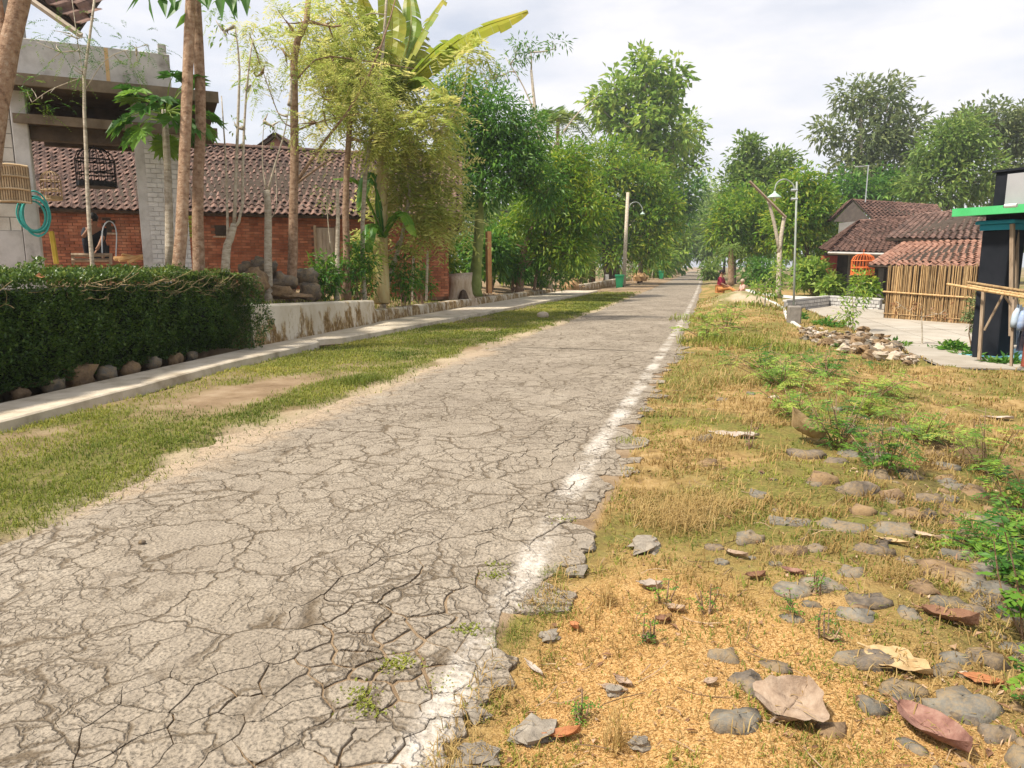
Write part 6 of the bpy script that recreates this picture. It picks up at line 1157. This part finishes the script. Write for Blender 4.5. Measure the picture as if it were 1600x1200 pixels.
# ------------------------------------------------------------------ grass, chaff, weeds
G_DRY = leafm('dry_grass', [(.1, (.18, .11, .035)), (.4, (.33, .215, .07)), (.7, (.44, .305, .115)), (.95, (.54, .41, .19))], .3, .7); G_GRN = leafm('verge_grass', [(.1, (.06, .1, .012)), (.4, (.15, .19, .025)), (.75, (.3, .31, .05)), (.95, (.5, .42, .1))], .35, .6); HUSKM = leafm('rice_husk', [(.1, (.27, .15, .045)), (.5, (.52, .31, .11)), (.9, (.72, .5, .24))], .15, .7)
def scatter(n, ya, yb):
    u = R.random(n); y = ya*(yb/ya)**u; return y
m = MB(); n = 110000; y = scatter(n, 2.6, 42); x = kfront(y)+.02+(ledge(y)+.2-kfront(y))*R.random(n); p2 = np.c_[x, y]; keep = R.random(n) < (1-soil_w(x, y))**1.3*(.35+.65*sst(.3, .6, fbm(p2*1.8, 51)))*sst(46, 30, y); x, y = x[keep], y[keep]; n = len(x)
hue = np.clip(fbm(np.c_[x, y]*.8, 52)*1.1-.15+R.normal(0, .2, n)+.3*sst(.7, 1.6, ledge(y)-x)*.6, 0, 1); blades(m, np.c_[x, y, gz(x, y)-.004], (.022+.03*R.random(n))*(1+.015*y), .0035+.0009*y, .9, hue)
x = R.normal(-4.15, .18, 500); y = R.normal(8.2, .25, 500); blades(m, np.c_[x, y, gz(x, y)], .07+.06*R.random(500), .008, .7, .1+.2*R.random(500))
stuff(m.build('grass_strip', G_GRN), 'short green grass growing between the footway and the road', 'grass')
# right verge: green low growth and dry straw
m, md_ = MB(), MB(); n = 260000; y = scatter(n, 1.3, 34); e = R.random(n)*(.95*y+.5); x = redge(y)+.03+e-.08*R.random(n); ok = (e < 7.5); x, y, e = x[ok], y[ok], e[ok]; p2 = np.c_[x, y]; hk = husk_w(x, y); gr = fbm(p2*1.5, 23); fine = fbm(p2*6, 24)
edge_g = np.exp(-((e-.12)/.16)**2); yardm = (x > 3.95) & (y > 13.3)
clump = sst(.45, .62, fbm(p2*3.3, 27)); wg = (sst(.4, .58, gr)*.55+clump*.6)*sst(.36, .6, fine)*(1-.6*hk)+edge_g*.5*sst(.4, .6, fine)+.03; wd = sst(.35, .55, fbm(p2*2.6, 25))*(1-.85*hk)*sst(.3, .6, fine)*.9+.04
r_ = R.random(len(x)); heap = np.exp(-((x-1.7)**2/1.2+(y-30.5)**2/8.)) > .35; ok = ~yardm & ~heap; isg = ok & (r_ < wg*.75); isd = ok & ~isg & (r_ > 1-wd*.7)
for mm, sel, hh in ((m, isg, .02), (md_, isd, .045)):
    xs_, ys_ = x[sel], y[sel]; k = len(xs_); far_ = 1+.035*ys_; blades(mm, np.c_[xs_, ys_, gz(xs_, ys_)-.003], (hh*.6+hh*1.3*R.random(k)**2)*far_, .0022+.0011*ys_, 1.1, np.clip(R.normal(.1, .18, k)+.75*fbm(np.c_[xs_, ys_]*2.1, 28)+.15*sst(6, 14, ys_), 0, 1))
def tuft(mm, px, py, n_, rad_, h_, w_, lean=1., hue=.5):
    p = place(px, py); a = R.random(n_)*6.283; q = rad_*R.random(n_)**.7; xx, yy_ = p[0]+q*np.cos(a), p[1]+q*np.sin(a); blades(mm, np.c_[xx, yy_, gz(xx, yy_)], h_*(.4+.8*R.random(n_)), w_, lean, np.clip(R.normal(hue, .2, n_), 0, 1))
for a in [(1060, 815, 700, .3, .13, .0045, 1.5, .6), (1010, 780, 300, .22, .1, .0045, 1.4, .6), (1110, 790, 300, .25, .1, .0045, 1.5, .7), (1100, 690, 200, .3, .12, .006, 1.3, .6), (950, 945, 60, .05, .12, .003, .8, .5), (965, 1170, 60, .05, .16, .003, .7, .5), (1215, 870, 120, .15, .08, .004, 1.4, .6), (1395, 905, 160, .12, .09, .003, 1.3, .5), (1180, 640, 250, .5, .14, .007, 1.4, .6), (1130, 600, 250, .6, .14, .008, 1.4, .7), (1400, 700, 250, .4, .12, .006, 1.3, .7), (1480, 660, 300, .6, .13, .008, 1.3, .7), (1300, 600, 200, .5, .14, .008, 1.2, .6), (1500, 840, 300, .35, .06, .004, 1.5, .6), (1450, 720, 160, .25, .1, .005, 1.3, .6)]: tuft(md_, *a)
for a in [(1130, 535, 400, .9, .25, .016, 1.1, .55), (1210, 545, 300, .8, .2, .014, 1.1, .5), (1100, 500, 300, 1., .25, .02, 1., .6), (1190, 480, 260, 1.2, .2, .03, 1., .6), (1160, 600, 160, .4, .12, .008, 1.1, .5), (985, 690, 150, .15, .05, .004, 1.2, .5), (870, 900, 140, .1, .04, .003, 1.2, .3), (800, 1000, 220, .12, .035, .0025, 1.2, .3), (860, 960, 160, .1, .04, .0025, 1.2, .3)]: tuft(m, *a)
stuff(m.build('verge_grass', G_GRN), 'low green weeds and moss on the right verge', 'grass'); stuff(md_.build('dry_grass', G_DRY), 'dry straw coloured grass on the right verge', 'grass')
m = MB(); n = 150000; y = scatter(n, 1.25, 4.8); e = R.random(n)*(.95*y+.4); x = redge(y)+e-.06*R.random(n); w = husk_w(x, y)*(.35+.65*sst(.3, .55, fbm(np.c_[x, y]*2.6, 53))); ok = R.random(n) < w*.9+.03*(y < 3.5); x, y = x[ok], y[ok]; n = len(x); a = R.random(n)*6.283; D = np.c_[np.cos(a), np.sin(a), R.normal(0, .35, n)]
leaves(m, np.c_[x, y, gz(x, y)+.001+.004*R.random(n)], D, .0055+.003*R.random(n), .0022+.0012*R.random(n), fold=.4); stuff(m.build('rice_chaff', HUSKM), 'golden rice chaff strewn over the near right verge', 'chaff')
m = MB(); n = 9000; y = scatter(n, 1.4, 12); e = R.random(n)*(.95*y+.3); x = redge(y)+.1+e; w = .12+.9*np.exp(-((x-1.0-.16*y)**2)/.35); ok = R.random(n) < w; x, y = x[ok], y[ok]; n = len(x)
leaves(m, np.c_[x, y, gz(x, y)+.004+.01*R.random(n)], np.c_[R.normal(0, 1, (n, 2)), R.normal(0, .3, n)], (.012+.05*R.random(n)**3)*(1+.05*y), (.005+.022*R.random(n)**3)*(1+.05*y), r=R.random(n), fold=.35); stuff(m.build('leaf_fragments', leafm('verge_litter', [(.1, (.1, .05, .03)), (.4, (.24, .13, .07)), (.7, (.42, .28, .17)), (.95, (.55, .42, .3))], .1, .85)), 'brown leaf fragments littering the right verge', 'litter')
m = MB()
for k in range(260):
    y_ = 1.5*(10/1.5)**R.random(); x_ = redge(y_)+.15+R.random()*(.9*y_); a = R.random()*6.283; l_ = (.04+.16*R.random()**2)*(1+.05*y_); s0 = np.array([x_, y_, g1(x_, y_)+.008]); e0_ = s0+np.array([math.cos(a)*l_, math.sin(a)*l_, .0]); e0_[2] = g1(e0_[0], e0_[1])+.008+.03*R.random(); tube(m, smoothpath([s0, (s0+e0_)/2+R.normal(0, .12, 3)*l_*[1, 1, .2], e0_], 4), .0016+.0002*y_, 3, R.random(), False)
stuff(m.build('dry_twigs', pm('verge_twig', [(.16, .1, .06), (.36, .26, .16)], 8, .9, .1, 30, .3)), 'thin dry twigs lying on the right verge', 'twigs')
# litter on the garden floor
m = MB(); n = 5200; y = 9+22*R.random(n); x = kback(y)-.7-7*R.random(n); leaves(m, np.c_[x, y, gz(x, y)+.01], np.c_[R.normal(0, 1, (n, 2)), R.normal(0, .25, n)], .14, .07, r=R.random(n)); stuff(m.build('leaf_litter', leafm('litter', [(.1, (.1, .06, .03)), (.5, (.24, .15, .08)), (.9, (.4, .28, .15))], .1, .8)), 'brown leaf litter on the garden floor', 'litter')
m = MB(); n = 3600; y = 9.6+16*R.random(n); x = kback(y)-.5-3.5*R.random(n)**1.4; blades(m, np.c_[x, y, gz(x, y)], .06+.1*R.random(n), .02, 1., R.random(n)); stuff(m.build('garden_weeds', G_GRN), 'sparse weeds on the garden floor', 'weeds')
# ferny weeds
def weed(label, px, py, hp, nst, L, lm=L_FERN, spread=.5, ll=.04, lw=.01, np_=12, fr=5, name='ferny_weed'):
    p = place(px, py); d_ = dep(p); h_ = hp*d_/F; t_ = thing(name, label, 'weed', p, 'weeds on the right verge'); m, f_ = MB(), MB()
    for k in range(nst):
        a = R.random()*6.283; e = p+np.array([math.cos(a)*spread*h_*R.random(), math.sin(a)*spread*h_*R.random(), h_*(.5+.6*R.random())]); b = p+np.array([math.cos(a), math.sin(a), 0])*.03*R.random(); st_ = smoothpath([b-[0, 0, .02], (b+e)/2+R.normal(0, .03, 3)*h_, e], 7); tube(m, st_, np.linspace(.004, .0018, 7)*(1+d_*.08), 4)
        i = R.integers(2, 7, fr); D = R.normal(0, 1, (fr, 3))*[1, 1, .25]+[0, 0, .15]; fronds(f_, st_[i], D, L*(.6+.6*R.random(fr)), np_, lw, ll, .25)
    m.build('stems', BARK, t_); f_.build('foliage', lm, t_)
weed('dense bright green ferny weed behind the curled leaf', 1310, 700, 95, 15, .2, ll=.045, lw=.011, spread=1.1); weed('ferny weed right of the curled leaf with dark stems', 1385, 738, 80, 12, .2, ll=.045, lw=.011, spread=.9); weed('low spreading green weed left of the rubble', 1225, 605, 45, 16, .3, L_LIGHT, ll=.06, lw=.016, spread=2.2); weed('spreading green weed above the dense one', 1290, 590, 42, 16, .3, ll=.06, lw=.016, spread=2.2); weed('small weed below the rubble pile', 1370, 618, 36, 10, .26, L_LIGHT, ll=.05, lw=.015, spread=1.8)
weed('yellowish loose weed left of the dense one', 1240, 650, 40, 12, .2, L_LIGHT, ll=.045, lw=.012, spread=2.); weed('low weed right of the two ferny weeds', 1440, 690, 45, 10, .2, L_LIGHT, ll=.045, lw=.012, spread=1.6); weed('yellowish low weed behind the ferny pair', 1350, 650, 45, 12, .22, L_LIGHT, ll=.05, lw=.013, spread=1.8); weed('loose green weed on the verge above the dry grass', 1190, 575, 34, 12, .26, ll=.055, lw=.016, spread=2.2)
weed('yellowish ferny weed at the right edge by the dark hollow', 1545, 745, 100, 9, .2, L_LIGHT, ll=.045, lw=.011, spread=.8); weed('green ferny seedling at the right edge', 1600, 800, 80, 8, .22, ll=.05, lw=.012, spread=.8); weed('tall broad leaved weed cut off by the right edge', 1610, 1000, 190, 8, .1, ll=.04, lw=.022, np_=5, fr=5, spread=.35); weed('leafy weed in the bottom right corner', 1612, 1110, 90, 6, .08, ll=.03, lw=.018, np_=5, fr=4); weed('low weed over the dark hollow', 1540, 860, 46, 7, .2, ll=.045, lw=.011, spread=1.6)
weed('dark leafy weed filling the right edge above the tall one', 1612, 880, 130, 12, .14, L_DARK, ll=.045, lw=.02, np_=6, fr=6, spread=.6); weed('sprawling green weed at the right edge below the seedling', 1590, 905, 70, 9, .16, ll=.045, lw=.014, spread=1.2); weed('bushy green weed on the verge nearer the road', 1135, 515, 36, 12, .34, L_LIGHT, ll=.075, lw=.022, spread=1.6); weed('green weed at the white line far up the verge', 1104, 530, 24, 10, .3, L_LIGHT, ll=.07, lw=.02, spread=1.8)
for k, (px, py) in enumerate([(1280, 930), (1015, 1000), (1040, 945), (1290, 1000), (905, 1130), (1105, 960), (1240, 960), (1170, 700)]): weed('tiny weed sprig with bare stalks '+['above the touching pair of stones', 'below the lumpy concrete chunk', 'right of the lumpy concrete chunk', 'left of the tan holed leaf', 'near the road at the bottom', 'in the middle of the chaff', 'under the touching pair of stones', 'beside the whitish flattened leaf'][k], px, py, 46, 4, .045, ll=.015, lw=.007, np_=4, fr=4, name='weed_sprig')
# green tufts in the road cracks
for k, (px, py, n_) in enumerate([(770, 905, 90), (775, 888, 60), (610, 1045, 120), (630, 1040, 90), (575, 1110, 170), (560, 1090, 120), (885, 815, 40), (690, 1075, 60), (1165, 520, 10), (735, 990, 90)][:8] + [(735, 990, 90)]):
    p = on(px, py, -.01); m = MB(); x = p[0]+R.normal(0, .035, n_); y = p[1]+R.normal(0, .03, n_); leaves(m, np.c_[x, y, np.full(n_, .0)+.006*R.random(n_)], np.c_[R.normal(0, 1, (n_, 2)), .3+.4*R.random(n_)], .016, .009, r=.3+.5*R.random(n_)); stuff(m.build('crack_moss', G_GRN), 'tuft of small green weeds growing in a road crack', 'weeds')
# plants in the yard edge
def sapling(label, px, y0_, y1_, d_, r_, lobes, n_, L, W, lm, k=9, sp=.16, name='sapling'):
    return tree(name, label, [(px, y0_), (px+1, (y0_+y1_)/2), (px, y1_)], d_, r_, r_*.5, BARKP, lobes, n_, k, L, W, sp, lm, 3, cat='sapling')
sapling('small bushy sapling in front of the openwork wall', 1332, 520, 460, 18.5, .022, [(1338, 465, 22, 22), (1325, 485, 18, 20), (1345, 440, 14, 16), (1320, 497, 14, 10)], 44, .12, .055, L_LIGHT)
sapling('thin sapling with few reddish leaves before the bamboo shed', 1440, 560, 495, 15.6, .02, [(1408, 475, 16, 8), (1468, 487, 16, 12), (1440, 478, 20, 6)], 12, .14, .05, leafm('red_leaf', [(.1, (.2, .08, .04)), (.5, (.34, .17, .08)), (.9, (.45, .32, .12))]), 5, .1)
sapling('young leafy tree on the verge left of the street lamp', 1195, 476, 445, 25, .03, [(1185, 455, 14, 16), (1205, 450, 14, 18), (1215, 425, 10, 18)], 40, .18, .08, L_LIGHT, 8, .2)
bush('potted_bush', 'dull bush between the bamboo shed and the black board', 1526, 485, 14.4, 14, 38, 50, .08, .035, L_GREY, 14, sp=.12); bush('yellow_shrub', 'yellow green shrub under the pavilion beside the posts', 1352, 450, 33, 22, 24, 46, .3, .13, L_MANGO, 9, sp=.3)
for k, (px, py, d_, rx, ry) in enumerate([(1395, 548, 15.5, 24, 12), (1455, 560, 15, 30, 14), (1490, 556, 14.6, 26, 18), (1515, 568, 13.8, 24, 12), (1570, 575, 12.6, 26, 8), (1290, 512, 19.5, 26, 8), (1246, 500, 22, 14, 8)]): bush('ground_plant', ['low plant right of the rubble pile', 'low leafy plant below the thin sapling', 'tallest low plant with paddle leaves before the rack', 'low plant at the foot of the black board', 'low plants along the blue plinth', 'low green plant left of the rubble pile', 'small plant beside the lamp block'][k], px, py, d_, rx, ry, 60, .17, .08, L_FERN, 11, 'low plants along the yard edge', .12)
# ------------------------------------------------------------------ thin haze in the air
hzb = MB(); box(hzb, [0, 585, 17.], (1980, 1360, 38)); hzo = stuff(hzb.build('haze', None), 'thin pale haze filling the air of the village', 'haze')
hm_ = bpy.data.materials.new('haze'); hm_.use_nodes = True; hn = hm_.node_tree.nodes; hn.clear(); ho = hn.new('ShaderNodeOutputMaterial'); hv = hn.new('ShaderNodeVolumePrincipled')
hv.inputs['Color'].default_value = (.86, .92, 1., 1); hv.inputs['Density'].default_value = .0006; hv.inputs['Anisotropy'].default_value = .2
hm_.node_tree.links.new(hv.outputs[0], ho.inputs['Volume']); hzo.data.materials.append(hm_)
for o in BASE:
    if '_base' in o.keys(): del o['_base']
